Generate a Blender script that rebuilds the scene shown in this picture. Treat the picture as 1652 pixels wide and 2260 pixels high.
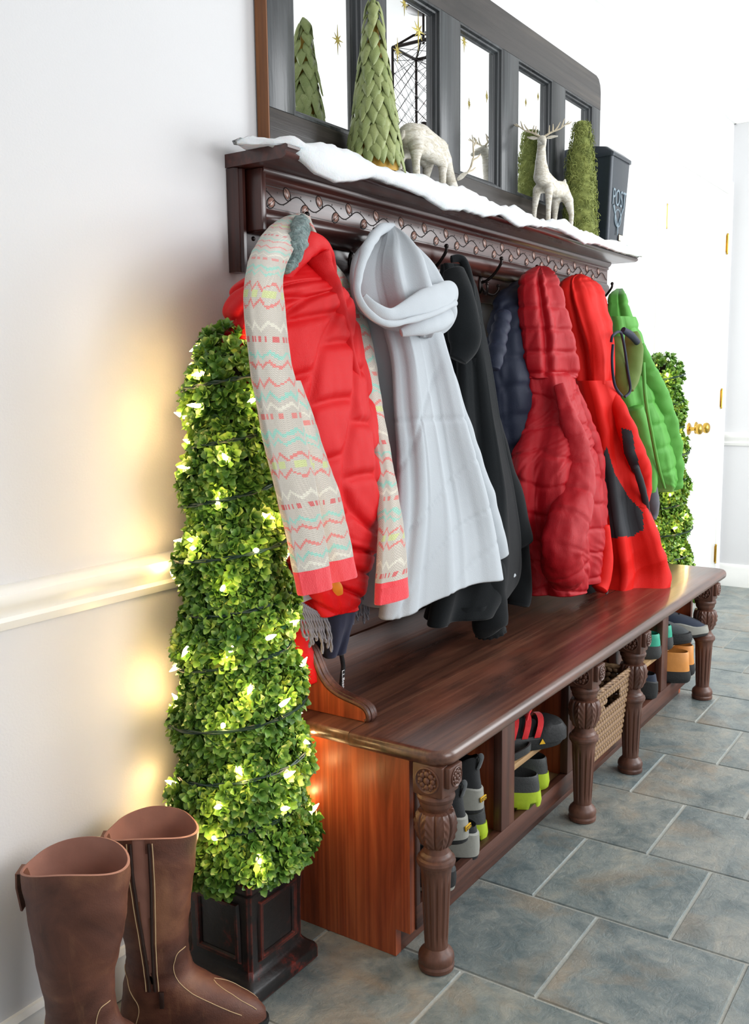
import bpy, bmesh, math, random
from mathutils import Vector, Matrix, noise

for o in list(bpy.data.objects): bpy.data.objects.remove(o)
sc = bpy.context.scene
COL = sc.collection
PI = math.pi
sin, cos = math.sin, math.cos
RND = random.Random(11)

# ------------------------------------------------------------------ camera
# world: X runs along the coat wall away from the viewer, wall face is y = 0, the room is y < 0, floor z = 0
CAM = Vector((0.0, -1.37484, 1.17437))
C_R = Vector((0.55886491, -0.8291875, -0.0108669))
C_U = Vector((0.11765744, 0.06631465, 0.99083757))
C_F = Vector((0.8208695, 0.55502293, -0.13462101))
FPX, IW, IH = 2091.28, 1652, 2260
cd = bpy.data.cameras.new('camera'); cam = bpy.data.objects.new('camera', cd); COL.objects.link(cam)
cd.sensor_fit = 'VERTICAL'; cd.sensor_height = 36.0; cd.lens = 36.0 * FPX / IH
cd.clip_start = .02; cd.clip_end = 60
m = Matrix((C_R, C_U, -C_F)).transposed().to_4x4(); m.translation = CAM
cam.matrix_world = m
sc.camera = cam

# ------------------------------------------------------------------ world, lights, exposure
w = bpy.data.worlds.new('daylight'); sc.world = w; w.use_nodes = True
bg = w.node_tree.nodes['Background']; bg.inputs[0].default_value = (.93, .97, 1, 1); bg.inputs[1].default_value = 0.5

def area(name, loc, target, sx, sy, power, color):
    l = bpy.data.lights.new(name, 'AREA'); l.shape = 'RECTANGLE'; l.size = sx; l.size_y = sy
    l.energy = power; l.color = color
    o = bpy.data.objects.new(name, l); COL.objects.link(o); o.location = loc
    o.rotation_euler = (Vector(target) - Vector(loc)).to_track_quat('-Z', 'Y').to_euler()
    return o
# the tall hall windows, then an added key light, on the room side
area('hall_window_light', (4.25, -2.6, 1.65), (4.0, -.2, .8), 2.0, 1.9, 100, (.95, .98, 1))
area('room_key_light', (1.6, -3.4, 1.8), (2.0, 0, 1.0), 1.7, 1.5, 52, (.97, .98, 1))  # added area light, gives the light direction from the room side

vs = sc.view_settings
vs.view_transform = 'Standard'; vs.look = 'None'; vs.gamma = 1; vs.use_curve_mapping = False
vs.exposure = 0.03

# ------------------------------------------------------------------ survey helper: a sight line met with a known plane
def at(px, py, Y=None, X=None, Z=None):
    d = C_F * FPX + C_R * (px - IW / 2) - C_U * (py - IH / 2)
    if Y is not None: t = (Y - CAM.y) / d.y
    elif X is not None: t = (X - CAM.x) / d.x
    else: t = (Z - CAM.z) / d.z
    return CAM + d * t
def px_of(p):
    d = Vector(p) - CAM; k = d.dot(C_F)
    return IW / 2 + FPX * d.dot(C_R) / k, IH / 2 - FPX * d.dot(C_U) / k
def mpp(p): return (Vector(p) - CAM).dot(C_F) / FPX       # metres per pixel at a point

# ------------------------------------------------------------------ object helpers
def tag(o, label=None, cat=None, group=None, kind=None):
    if label: o['label'] = label
    if cat: o['category'] = cat
    if group: o['group'] = group
    if kind: o['kind'] = kind
    return o
def thing(name, label, cat, loc=(0, 0, 0), group=None, rz=0):
    o = bpy.data.objects.new(name, None); COL.objects.link(o); o.empty_display_size = .05
    o.location = loc; o.rotation_euler = (0, 0, rz)
    return tag(o, label, cat, group)
def wloc(o):
    p = Vector((0, 0, 0))
    while o: p += o.location; o = o.parent
    return p

class MB:
    """collects vertices and faces of one part"""
    def __init__(s): s.v = []; s.f = []; s.uv = []; s.hasuv = False
    def add(s, vs_, fs_, uvs=None):
        b = len(s.v); s.v += [tuple(p) for p in vs_]; s.f += [tuple(i + b for i in f) for f in fs_]
        if uvs: s.hasuv = True; s.uv += list(uvs)
        else: s.uv += [(0, 0)] * len(vs_)
        return s
    def box(s, x0, x1, y0, y1, z0, z1, bev=0.0, seg=2, mat=None):
        if x0 > x1: x0, x1 = x1, x0
        if y0 > y1: y0, y1 = y1, y0
        if z0 > z1: z0, z1 = z1, z0
        bm = bmesh.new(); bmesh.ops.create_cube(bm, size=1)
        for v in bm.verts: v.co = Vector(((x0 + x1) / 2 + v.co.x * (x1 - x0), (y0 + y1) / 2 + v.co.y * (y1 - y0), (z0 + z1) / 2 + v.co.z * (z1 - z0)))
        if bev: bmesh.ops.bevel(bm, geom=bm.edges[:], offset=bev, segments=seg, affect='EDGES', profile=.5)
        if mat: bmesh.ops.transform(bm, matrix=mat, verts=bm.verts)
        bm.verts.index_update(); s.add([v.co for v in bm.verts], [[v.index for v in f.verts] for f in bm.faces]); bm.free(); return s
    def loft(s, rings, cap0=True, cap1=True, closed=True, uvs=None):
        n = len(rings[0]); V = [p for r in rings for p in r]; F = []
        for i in range(len(rings) - 1):
            for j in range(n if closed else n - 1):
                k = (j + 1) % n
                F.append((i * n + j, i * n + k, (i + 1) * n + k, (i + 1) * n + j))
        if cap0: F.append(tuple(range(n - 1, -1, -1)))
        if cap1: F.append(tuple((len(rings) - 1) * n + j for j in range(n)))
        return s.add(V, F, uvs)
    def tube(s, pts, rad, n=8, cap=True):
        pts = [Vector(p) for p in pts]
        if not hasattr(rad, '__len__'): rad = [rad] * len(pts)
        rings = []; up = None
        for i, p in enumerate(pts):
            t = (pts[min(i + 1, len(pts) - 1)] - pts[max(i - 1, 0)])
            t = t.normalized() if t.length > 1e-9 else Vector((0, 0, 1))
            if up is None: up = Vector((0, 0, 1)) if abs(t.z) < .9 else Vector((1, 0, 0))
            a = t.cross(up)
            if a.length < 1e-5: a = t.orthogonal()
            a.normalize(); b = a.cross(t); up = b
            rings.append([p + (a * cos(2 * PI * j / n) + b * sin(2 * PI * j / n)) * rad[i] for j in range(n)])
        return s.loft(rings, cap, cap)
    def lathe(s, prof, c=(0, 0, 0), n=32, fn=None, cap=True):
        c = Vector(c); rings = []
        for r, z in prof:
            rings.append([c + Vector((cos(2 * PI * j / n) * r * (fn(2 * PI * j / n, z) if fn else 1), sin(2 * PI * j / n) * r * (fn(2 * PI * j / n, z) if fn else 1), z)) for j in range(n)])
        return s.loft(rings, cap, cap)
    def prism(s, poly, d0, d1):
        """poly: list of 3d points, extruded by vector from d0 to d1"""
        n = len(poly); d0 = Vector(d0); d1 = Vector(d1)
        V = [Vector(p) + d0 for p in poly] + [Vector(p) + d1 for p in poly]
        F = [tuple(range(n - 1, -1, -1)), tuple(range(n, 2 * n))] + [(i, (i + 1) % n, n + (i + 1) % n, n + i) for i in range(n)]
        return s.add(V, F)
    def ball(s, c, r, nu=10, nv=6):
        c = Vector(c); r = Vector(r) if hasattr(r, '__len__') else Vector((r, r, r))
        rings = []
        for i in range(nv + 1):
            a = PI * (i / nv - .5); k = max(cos(a), .02)
            rings.append([c + Vector((r.x * k * cos(2 * PI * j / nu), r.y * k * sin(2 * PI * j / nu), r.z * sin(a))) for j in range(nu)])
        return s.loft(rings)
    def xf(s, mat): s.v = [tuple(mat @ Vector(p)) for p in s.v]; return s
    def mesh(s, name, off=(0, 0, 0), smooth=True, angle=38, fixn=True):
        me = bpy.data.meshes.new(name); ox, oy, oz = off
        me.from_pydata([(x - ox, y - oy, z - oz) for x, y, z in s.v], [], s.f)
        if s.hasuv:
            ul = me.uv_layers.new(name='UVMap')
            idx = [0] * len(me.loops); me.loops.foreach_get('vertex_index', idx)
            flat = []
            for i in idx: flat += s.uv[i]
            ul.data.foreach_set('uv', flat)
        if fixn:
            bm = bmesh.new(); bm.from_mesh(me); bmesh.ops.recalc_face_normals(bm, faces=bm.faces[:]); bm.to_mesh(me); bm.free()
        if smooth:
            me.shade_smooth(); me.set_sharp_from_angle(angle=math.radians(angle))
        return me
    def build(s, name, mat, parent=None, smooth=True, angle=38, local=False, fixn=True, **kw):
        off = wloc(parent) if (parent and not local) else (0, 0, 0)
        me = s.mesh(name, off, smooth, angle, fixn)
        o = bpy.data.objects.new(name, me); COL.objects.link(o)
        if mat: me.materials.append(mat)
        if parent: o.parent = parent
        return tag(o, **kw) if kw else o
def link_mesh(name, me, parent=None, mat4=None):
    o = bpy.data.objects.new(name, me); COL.objects.link(o)
    if parent: o.parent = parent
    if mat4 is not None: o.matrix_local = mat4
    return o
def copy_tree(o, parent=None):
    c = o.copy(); COL.objects.link(c); c.parent = parent
    for ch in o.children: copy_tree(ch, c)
    return c
def crom(pts, n):
    """Catmull-Rom through tuples, n samples"""
    P = [pts[0]] + list(pts) + [pts[-1]]; out = []
    for i in range(n):
        t = i / (n - 1) * (len(pts) - 1); k = min(int(t), len(pts) - 2); u = t - k
        a, b, c, d = P[k], P[k + 1], P[k + 2], P[k + 3]
        out.append(tuple(.5 * (2 * b[j] + (c[j] - a[j]) * u + (2 * a[j] - 5 * b[j] + 4 * c[j] - d[j]) * u * u + (3 * b[j] - a[j] - 3 * c[j] + d[j]) * u ** 3) for j in range(len(b))))
    return out
def text_part(name, body, size, depth, mat, parent, mat4):
    cu = bpy.data.curves.new(name, 'FONT'); cu.body = body; cu.size = size; cu.extrude = depth; cu.align_x = 'CENTER'; cu.align_y = 'CENTER'
    t = bpy.data.objects.new(name + '_tmp', cu); COL.objects.link(t)
    dg = bpy.context.evaluated_depsgraph_get()
    me = bpy.data.meshes.new_from_object(t.evaluated_get(dg)); bpy.data.objects.remove(t)
    me.materials.clear(); me.materials.append(mat); me.name = name
    return link_mesh(name, me, parent, mat4)

# ------------------------------------------------------------------ materials
def s2l(c): return tuple(((x / 255) / 12.92 if x / 255 <= .04045 else ((x / 255 + .055) / 1.055) ** 2.4) for x in c) + (1,)
class NT:
    def __init__(s, name):
        s.m = bpy.data.materials.new(name); s.m.use_nodes = True; s.t = s.m.node_tree
        s.b = s.t.nodes['Principled BSDF']; s.out = s.t.nodes['Material Output']
    def n(s, typ, **kw):
        x = s.t.nodes.new(typ)
        for k, v in kw.items():
            if k.startswith('i_'): x.inputs[k[2:].replace('_', ' ')].default_value = v
            else: setattr(x, k, v)
        return x
    def l(s, a, b): s.t.links.new(a, b)
    def coord(s, kind='Object', scale=(1, 1, 1), rnd=False, rot=(0, 0, 0)):
        tc = s.n('ShaderNodeTexCoord'); mp = s.n('ShaderNodeMapping'); mp.inputs['Scale'].default_value = scale; mp.inputs['Rotation'].default_value = rot
        s.l(tc.outputs[kind], mp.inputs['Vector'])
        if rnd:
            oi = s.n('ShaderNodeObjectInfo'); mu = s.n('ShaderNodeVectorMath', operation='SCALE'); cb = s.n('ShaderNodeCombineXYZ')
            for i in range(3): s.l(oi.outputs['Random'], cb.inputs[i])
            mu.inputs['Scale'].default_value = 37.0; s.l(cb.outputs[0], mu.inputs[0]); s.l(mu.outputs[0], mp.inputs['Location'])
        return mp.outputs[0]
    def noise(s, vec, scale=5, detail=4, rough=.55, dist=0):
        x = s.n('ShaderNodeTexNoise'); x.inputs['Scale'].default_value = scale; x.inputs['Detail'].default_value = detail
        x.inputs['Roughness'].default_value = rough; x.inputs['Distortion'].default_value = dist
        s.l(vec, x.inputs['Vector']); return x.outputs['Fac']
    def ramp(s, fac, stops, interp='LINEAR'):
        r = s.n('ShaderNodeValToRGB'); e = r.color_ramp.elements; r.color_ramp.interpolation = interp
        while len(e) < len(stops): e.new(.5)
        for el, (p, c) in zip(e, stops): el.position = p; el.color = c
        s.l(fac, r.inputs[0]); return r.outputs[0]
    def mix(s, fac, a, b, mode='MIX'):
        x = s.n('ShaderNodeMix', data_type='RGBA', blend_type=mode)
        if hasattr(fac, 'links'): s.l(fac, x.inputs[0])
        else: x.inputs[0].default_value = fac
        for v, i in ((a, 6), (b, 7)):
            if hasattr(v, 'links'): s.l(v, x.inputs[i])
            else: x.inputs[i].default_value = v
        return x.outputs[2]
    def math(s, op, a, b=None, c=None):
        x = s.n('ShaderNodeMath', operation=op)
        for i, v in enumerate((a, b, c)):
            if v is None: continue
            if hasattr(v, 'links'): s.l(v, x.inputs[i])
            else: x.inputs[i].default_value = v
        return x.outputs[0]
    def bump(s, h, strength=.3, dist=.01):
        x = s.n('ShaderNodeBump'); x.inputs['Strength'].default_value = strength; x.inputs['Distance'].default_value = dist
        s.l(h, x.inputs['Height']); s.l(x.outputs[0], s.b.inputs['Normal']); return x
    def set(s, base=None, rough=None, metal=None, **kw):
        for k, v in (('Base Color', base), ('Roughness', rough), ('Metallic', metal)):
            if v is None: continue
            if hasattr(v, 'links'): s.l(v, s.b.inputs[k])
            else: s.b.inputs[k].default_value = v
        for k, v in kw.items(): s.b.inputs[k.replace('_', ' ')].default_value = v
        return s.m
def plain(name, c, rough=.5, metal=0, bump=0, bs=60, var=.12, **kw):
    t = NT(name); c = s2l(c); v = t.coord()
    nz = t.noise(v, bs, 3)
    base = t.mix(nz, tuple(x * (1 - var) for x in c[:3]) + (1,), tuple(min(1, x * (1 + var)) for x in c[:3]) + (1,))
    if bump: t.bump(nz, bump, .004)
    return t.set(base, rough, metal, **kw)
def wood(name, dark, mid, light, axis=0, rough=.38, scale=1, knots=False, bump=.25, coat=0.0):
    t = NT(name); sc_ = [14, 14, 14]; sc_[axis] = 1.1
    v = t.coord('Object', tuple(x * scale for x in sc_)); v2 = t.coord('Object', tuple((.8 if i == axis else 90) * scale for i in range(3)))
    a = t.noise(v, 1.0, 6, .6, .9); b = t.noise(v2, 1.0, 3, .6)
    c = t.ramp(a, [(.3, s2l(dark)), (.5, s2l(mid)), (.72, s2l(light))])
    c = t.mix(.5, c, t.ramp(b, [(.35, s2l(dark)), (.6, s2l(light))]), 'MULTIPLY') if False else t.mix(t.math('MULTIPLY', t.ramp(b, [(.35, (1, 1, 1, 1)), (.6, (0, 0, 0, 1))]), .55), c, s2l(dark))
    if knots:
        k = t.noise(t.coord('Object', (3.2, 7, 7)), 1.7, 2, .5)
        c = t.mix(t.ramp(k, [(.68, (0, 0, 0, 1)), (.76, (.55, .55, .55, 1))]), c, s2l((70, 26, 14)))
        w_ = t.noise(t.coord('Object', (2, 5, 5)), 1.3, 4, .6)
        c = t.mix(t.ramp(w_, [(.5, (0, 0, 0, 1)), (.72, (.5, .5, .5, 1))]), c, s2l((140, 82, 62)))
    t.bump(t.math('ADD', a, t.math('MULTIPLY', b, .6)), bump, .003)
    r = t.math('ADD', t.math('MULTIPLY', a, .25), rough - .12)
    return t.set(c, r, 0, Coat_Weight=coat, Coat_Roughness=.25)

def fabric(name, c, rough=.8, sheen=.3, weave=900, bump=.25, wrinkle=0.0, wscale=14, var=.1, spec=.5, c2=None):
    t = NT(name); cc = s2l(c); v = t.coord()
    big = t.noise(v, 7, 3); fine = t.noise(v, weave, 2)
    lo = tuple(x * (1 - var) for x in cc[:3]) + (1,); hi = tuple(min(1, x * (1 + var)) for x in cc[:3]) + (1,)
    base = t.mix(big, lo, hi)
    h = t.math('MULTIPLY', fine, .25)
    if wrinkle:
        wr = t.noise(t.coord('Object', (1, 1, .45)), wscale, 5, .6, .8); h = t.math('ADD', t.math('MULTIPLY', wr, wrinkle), h)
    t.bump(h, bump, .008)
    return t.set(base, rough, 0, Sheen_Weight=sheen, Sheen_Roughness=.5, Specular_IOR_Level=spec)
# ================================================================== the room
def slate():
    t = NT('slate_tile')
    v = t.coord('Object', (1, 1, 1), rnd=True)
    a = t.noise(v, 5.5, 9, .66, .7); b = t.noise(v, 26, 9, .75, .8); c = t.noise(v, 110, 5, .7); d = t.noise(v, 5.0, 5, .6, .8)
    col1 = t.ramp(a, [(.3, s2l((70, 86, 91))), (.42, s2l((98, 112, 114))), (.52, s2l((130, 138, 136))), (.62, s2l((156, 155, 146))), (.76, s2l((184, 171, 150)))])
    col2 = t.ramp(b, [(.34, s2l((66, 82, 87))), (.5, s2l((130, 137, 134))), (.66, s2l((178, 172, 160)))])
    base = t.mix(.3, col1, col2)
    base = t.mix(t.ramp(d, [(.52, (0, 0, 0, 1)), (.68, (.5, .5, .5, 1))]), base, s2l((156, 134, 108)))
    oi = t.n('ShaderNodeObjectInfo')
    tint = t.ramp(oi.outputs['Random'], [(0, (.78, .84, .86, 1)), (.35, (1, .98, .94, 1)), (.6, (.86, .9, .92, 1)), (1, (1.0, .95, .9, 1))])
    base = t.mix(1.0, base, tint, 'MULTIPLY')
    h = t.math('ADD', t.math('MULTIPLY', b, 1.0), t.math('MULTIPLY', c, .35))
    t.bump(h, .55, .006)
    return t.set(base, t.math('ADD', t.math('MULTIPLY', c, .2), .2), 0, Specular_IOR_Level=.7)
def plaster(name, c):
    t = NT(name); v = t.coord(); n1 = t.noise(v, 220, 3); n2 = t.noise(v, 3, 2)
    base = t.mix(n2, s2l(tuple(x - 4 for x in c)), s2l(c)); t.bump(n1, .12, .003)
    return t.set(base, .75, 0)
M_wall = plaster('wall_paint', (216, 216, 217)); M_ceil = plaster('ceiling_paint', (240, 240, 240))
M_trim = plain('white_gloss_trim', (238, 238, 234), .3, 0, .03, 40, .02)
M_door = plain('white_door_paint', (240, 240, 238), .35, 0, .03, 40, .02)
M_slate = slate()
M_grout = plain('grout', (156, 157, 150), .85, 0, .3, 200, .15)
M_brass = plain('brass', (196, 160, 74), .25, 1, 0, 20, .08)

FX1 = 5.56          # far wall
wl = MB().box(-1.2, FX1 + .1, 0, .1, 0, 2.66).build('wall_left', M_wall, smooth=False, kind='structure')
MB().box(FX1, FX1 + .1, -2.6, 0, 0, 2.66).build('wall_far', M_wall, smooth=False, kind='structure')
MB().box(-1.2, FX1 + .1, -3.0, .1, 2.66, 2.74).build('ceiling', M_ceil, smooth=False, kind='structure')

def profile_run(prof, p0, p1, out):
    """moulding: profile of (out, z) swept from p0 to p1; out = unit vector away from the wall"""
    mb = MB(); out = Vector(out)
    mb.loft([[Vector(p) + out * o_ + Vector((0, 0, z)) for o_, z in prof] for p in (p0, p1)])
    return mb
rail = [(0, .775), (.008, .775), (.012, .782), (.016, .79), (.012, .797), (.014, .806), (.024, .816), (.03, .828), (.03, .838), (.022, .846), (.014, .85), (0, .85)]
base = [(0, 0), (.016, 0), (.016, .066), (.012, .076), (.013, .084), (.007, .094), (0, .095)]
crown = [(0, 2.545), (.012, 2.545), (.016, 2.56), (.03, 2.572), (.06, 2.61), (.075, 2.638), (.09, 2.645), (.09, 2.66), (0, 2.66)]
profile_run(rail, (-1.2, 0, 0), (4.27, 0, 0), (0, -1, 0)).build('trim_1', M_trim, kind='structure')
profile_run(base, (-1.2, 0, 0), (4.27, 0, 0), (0, -1, 0)).build('baseboard_left', M_trim, kind='structure')
profile_run([(a, z + .03) for a, z in rail], (FX1, 0, 0), (FX1, -2.6, 0), (-1, 0, 0)).build('trim_2', M_trim, kind='structure')
profile_run([(a, z * 1.35) for a, z in base], (FX1, 0, 0), (FX1, -2.6, 0), (-1, 0, 0)).build('baseboard_far', M_trim, kind='structure')
profile_run(crown, (-1.2, 0, 0), (FX1, 0, 0), (0, -1, 0)).build('trim_3', M_trim, kind='structure')
profile_run(crown, (FX1, 0, 0), (FX1, -2.6, 0), (-1, 0, 0)).build('trim_4', M_trim, kind='structure')
# closet door casing on the coat wall
D0, D1, DH = 4.36, 5.44, 2.16
cas = [(0, 0), (.02, .004), (.022, .02), (.016, .03), (.02, .055), (.022, .07), (0, .07)]
for k, (xa, sg) in enumerate(((D0, -1), (D1, 1))):
    mb = MB(); mb.loft([[Vector((xa + sg * q, -o_, z)) for o_, q in cas] for z in (0, DH + .07)])
    mb.build('trim_%d' % (5 + k), M_trim, kind='structure')
mb = MB(); mb.loft([[Vector((x, -o_, DH + q)) for o_, q in cas] for x in (D0 - .001, D1 + .001)]); mb.build('trim_7', M_trim, kind='structure')
for k, (xa, xb) in enumerate(((D0 + .003, 4.898), (4.906, D1 - .003))):
    d = MB().box(xa, xb, -.012, 0, .012, DH, .002).build('door_%d' % (k + 1), M_door, kind='structure')
    def panel(x0, x1, z0, z1):
        mb = MB(); o = -.012
        r = [(0, 0), (.008, .006), (.02, .0015), (.034, .0085)]
        rings = [[(x0 + i, o - dpt, z0 + i), (x1 - i, o - dpt, z0 + i), (x1 - i, o - dpt, z1 - i), (x0 + i, o - dpt, z1 - i)] for i, dpt in r]
        mb.loft(rings, False, True); mb.build('door_panel', M_door, d, angle=20)
    panel(xa + .1, xb - .1, .12, .83); panel(xa + .1, xb - .1, 1.0, 1.62); panel(xa + .1, xb - .1, 1.72, 2.06)
    hx = xa if k == 0 else xb
    for hz in (.2, 1.07, 1.9):
        h = MB().box(hx - .013, hx + .013, -.0145, -.0115, hz - .045, hz + .045, .001).tube([(hx, -.018, hz - .047), (hx, -.018, hz + .047)], .005, 10)
        h.ball((hx, -.018, hz + .05), .006).ball((hx, -.018, hz - .05), .006); h.build('hinge', M_brass, d)
    kx = 4.898 - .06 if k == 0 else 4.906 + .06
    kn = MB(); pf = [(.031, 0), (.031, .004), (.024, .009), (.011, .012), (.009, .03), (.012, .036), (.024, .042), (.028, .052), (.026, .062), (.018, .069), (.006, .072)]
    kn.lathe(pf, n=24); kn.xf(Matrix.Translation((kx, -.012, .93)) @ Matrix.Rotation(PI / 2, 4, 'X')); kn.build('door_knob', M_brass, d)

fl = MB().box(-1.2, FX1 + .1, -3.0, .1, -.05, -.003).build('floor', M_grout, smooth=False, kind='structure')
PX, PY = .3333, .3142
tile_meshes = []
for k in range(4):
    bm = bmesh.new(); bmesh.ops.create_grid(bm, x_segments=1, y_segments=1, size=.5)
    mb = MB(); r = random.Random(k)
    hx, hy = PX / 2 - .0032, PY / 2 - .0032; n = 5
    def jit(): return (r.random() - .5) * .0012
    outl = []
    for i in range(n): outl.append((-hx + 2 * hx * i / n, -hy + jit()))
    for i in range(n): outl.append((hx + jit(), -hy + 2 * hy * i / n))
    for i in range(n): outl.append((hx - 2 * hx * i / n, hy + jit()))
    for i in range(n): outl.append((-hx + jit(), hy - 2 * hy * i / n))
    mb.loft([[(x, y, -.012) for x, y in outl], [(x, y, -.0025) for x, y in outl], [(x * .988, y * .988, 0) for x, y in outl]], False, True)
    me = mb.mesh('tile', angle=8); me.materials.append(M_slate); tile_meshes.append(me); bm.free()
row = 0
for i in range(-4, 12):
    x0 = 1.893 + PX * i
    off = -.524 if i % 2 == 0 else -.681
    for j in range(-6, 3):
        y1 = off + PY * j + PY
        yc = y1 - PY / 2
        if yc > .1 or yc < -2.3 or x0 + PX > FX1 + .2: continue
        o = link_mesh('tile', tile_meshes[RND.randrange(4)], fl, Matrix.Translation((x0 + PX / 2, yc, RND.uniform(-.0006, .0002))) @ Matrix.Rotation(PI * RND.randrange(2), 4, 'Z'))
# ================================================================== storage bench
M_top = wood('bench_top_wood', (42, 25, 20), (84, 52, 40), (118, 80, 60), 0, .3, 1, True, .3, .35)
M_side = wood('red_oak_stain', (104, 42, 21), (164, 74, 38), (194, 102, 56), 2, .4, 1.2, False, .35)
M_frame = wood('dark_stain', (50, 27, 20), (84, 48, 36), (112, 70, 52), 0, .42, 1.2)
M_post = wood('dark_stain_upright', (50, 27, 20), (84, 48, 36), (112, 70, 52), 2, .42, 1.2)
M_leg = wood('leg_wood', (58, 34, 26), (90, 56, 42), (108, 70, 54), 2, .4, .8, False, .15)
M_ply = wood('plywood_inside', (150, 118, 80), (176, 142, 100), (190, 158, 116), 0, .55, .8, False, .1)
M_back = wood('bench_back_wood', (44, 24, 18), (78, 46, 34), (104, 64, 46), 0, .42, 1, False, .25)
B0, B1 = 1.50, 3.64
bench = thing('storage_bench', 'long dark stained wooden bench with turned legs and open shoe cubbies', 'bench', (2.57, -.26, 0))
def rounded_plank(x0, x1, yf, yb, z0, z1, r, name):
    """front plank with rounded corners and a bullnose front and ends"""
    def outline(ins):
        pts = []; q = max(r - ins, .004)
        if r > 0:
            for k in range(9):
                a = PI + PI / 2 * k / 8; pts.append((x0 + ins + q + q * cos(a), yf + ins + q + q * sin(a)))
            for k in range(9):
                a = -PI / 2 + PI / 2 * k / 8; pts.append((x1 - ins - q + q * cos(a), yf + ins + q + q * sin(a)))
        else: pts += [(x0 + ins, yf), (x1 - ins, yf)]
        pts += [(x1 - ins, yb), (x0 + ins, yb)]
        return pts
    h = (z1 - z0) / 2; zm = (z0 + z1) / 2; rings = []
    for k in range(9):
        a = -PI / 2 + PI * k / 8; rings.append([(x, y, zm + h * sin(a)) for x, y in outline(h * .8 * (1 - cos(a)))])
    return MB().loft(rings).build(name, M_top, bench, angle=50)
rounded_plank(B0, B1, -.518, -.2885, .438, .47, .045, 'seat_plank')
rounded_plank(B0 + .004, B1 - .002, -.2855, -.026, .438, .47, 0, 'seat_plank')
MB().box(B0 + .05, B1 - .05, -.026, -.002, .44, .545, .003).build('back_board', M_back, bench)
MB().box(B0 + .05, B1 - .05, -.026, -.002, .548, .64, .003).build('back_board', M_back, bench)
def end_panel(x0, x1, name):
    poly = [(x0, -.42, .06), (x0, -.385, .06), (x0, -.385, 0), (x0, -.002, 0), (x0, -.002, .438), (x0, -.42, .438)]
    return MB().prism(poly, (0, 0, 0), (x1 - x0, 0, 0)).build(name, M_side, bench, smooth=False)
end_panel(1.525, 1.545, 'end_panel'); end_panel(3.50, 3.52, 'end_panel')
MB().box(1.545, 3.50, -.385, -.367, 0, .06, .001).build('toe_kick', M_frame, bench)
MB().box(1.545, 3.50, -.424, -.402, .06, .112, .002).build('bottom_rail', M_frame, bench)
MB().box(1.545, 3.50, -.424, -.402, .40, .438, .002).build('top_rail', M_frame, bench)
MB().box(1.545, 3.50, -.402, -.006, .085, .10).build('cubby_floor', M_ply, bench, smooth=False)
MB().box(1.545, 3.50, -.014, -.004, .10, .438).build('cubby_back', M_ply, bench, smooth=False)
POSTS = [(1.93, 2.0), (2.33, 2.385), (2.69, 2.75), (3.15, 3.215)]
for a, b in POSTS:
    MB().box(a, b, -.424, -.402, .112, .40, .002).build('front_post', M_post, bench)
    MB().box((a + b) / 2 - .012, (a + b) / 2 + .006, -.402, -.014, .10, .437, .001).build('divider', M_side, bench)
MB().box(1.545, 1.56, -.424, -.402, .112, .40, .001).build('front_post', M_post, bench)
for a, b in ((1.972, 2.345), (2.725, 3.17), (3.188, 3.50)):
    MB().box(a, b, -.41, -.016, .228, .243, .001).build('cubby_shelf', M_ply, bench)
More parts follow.
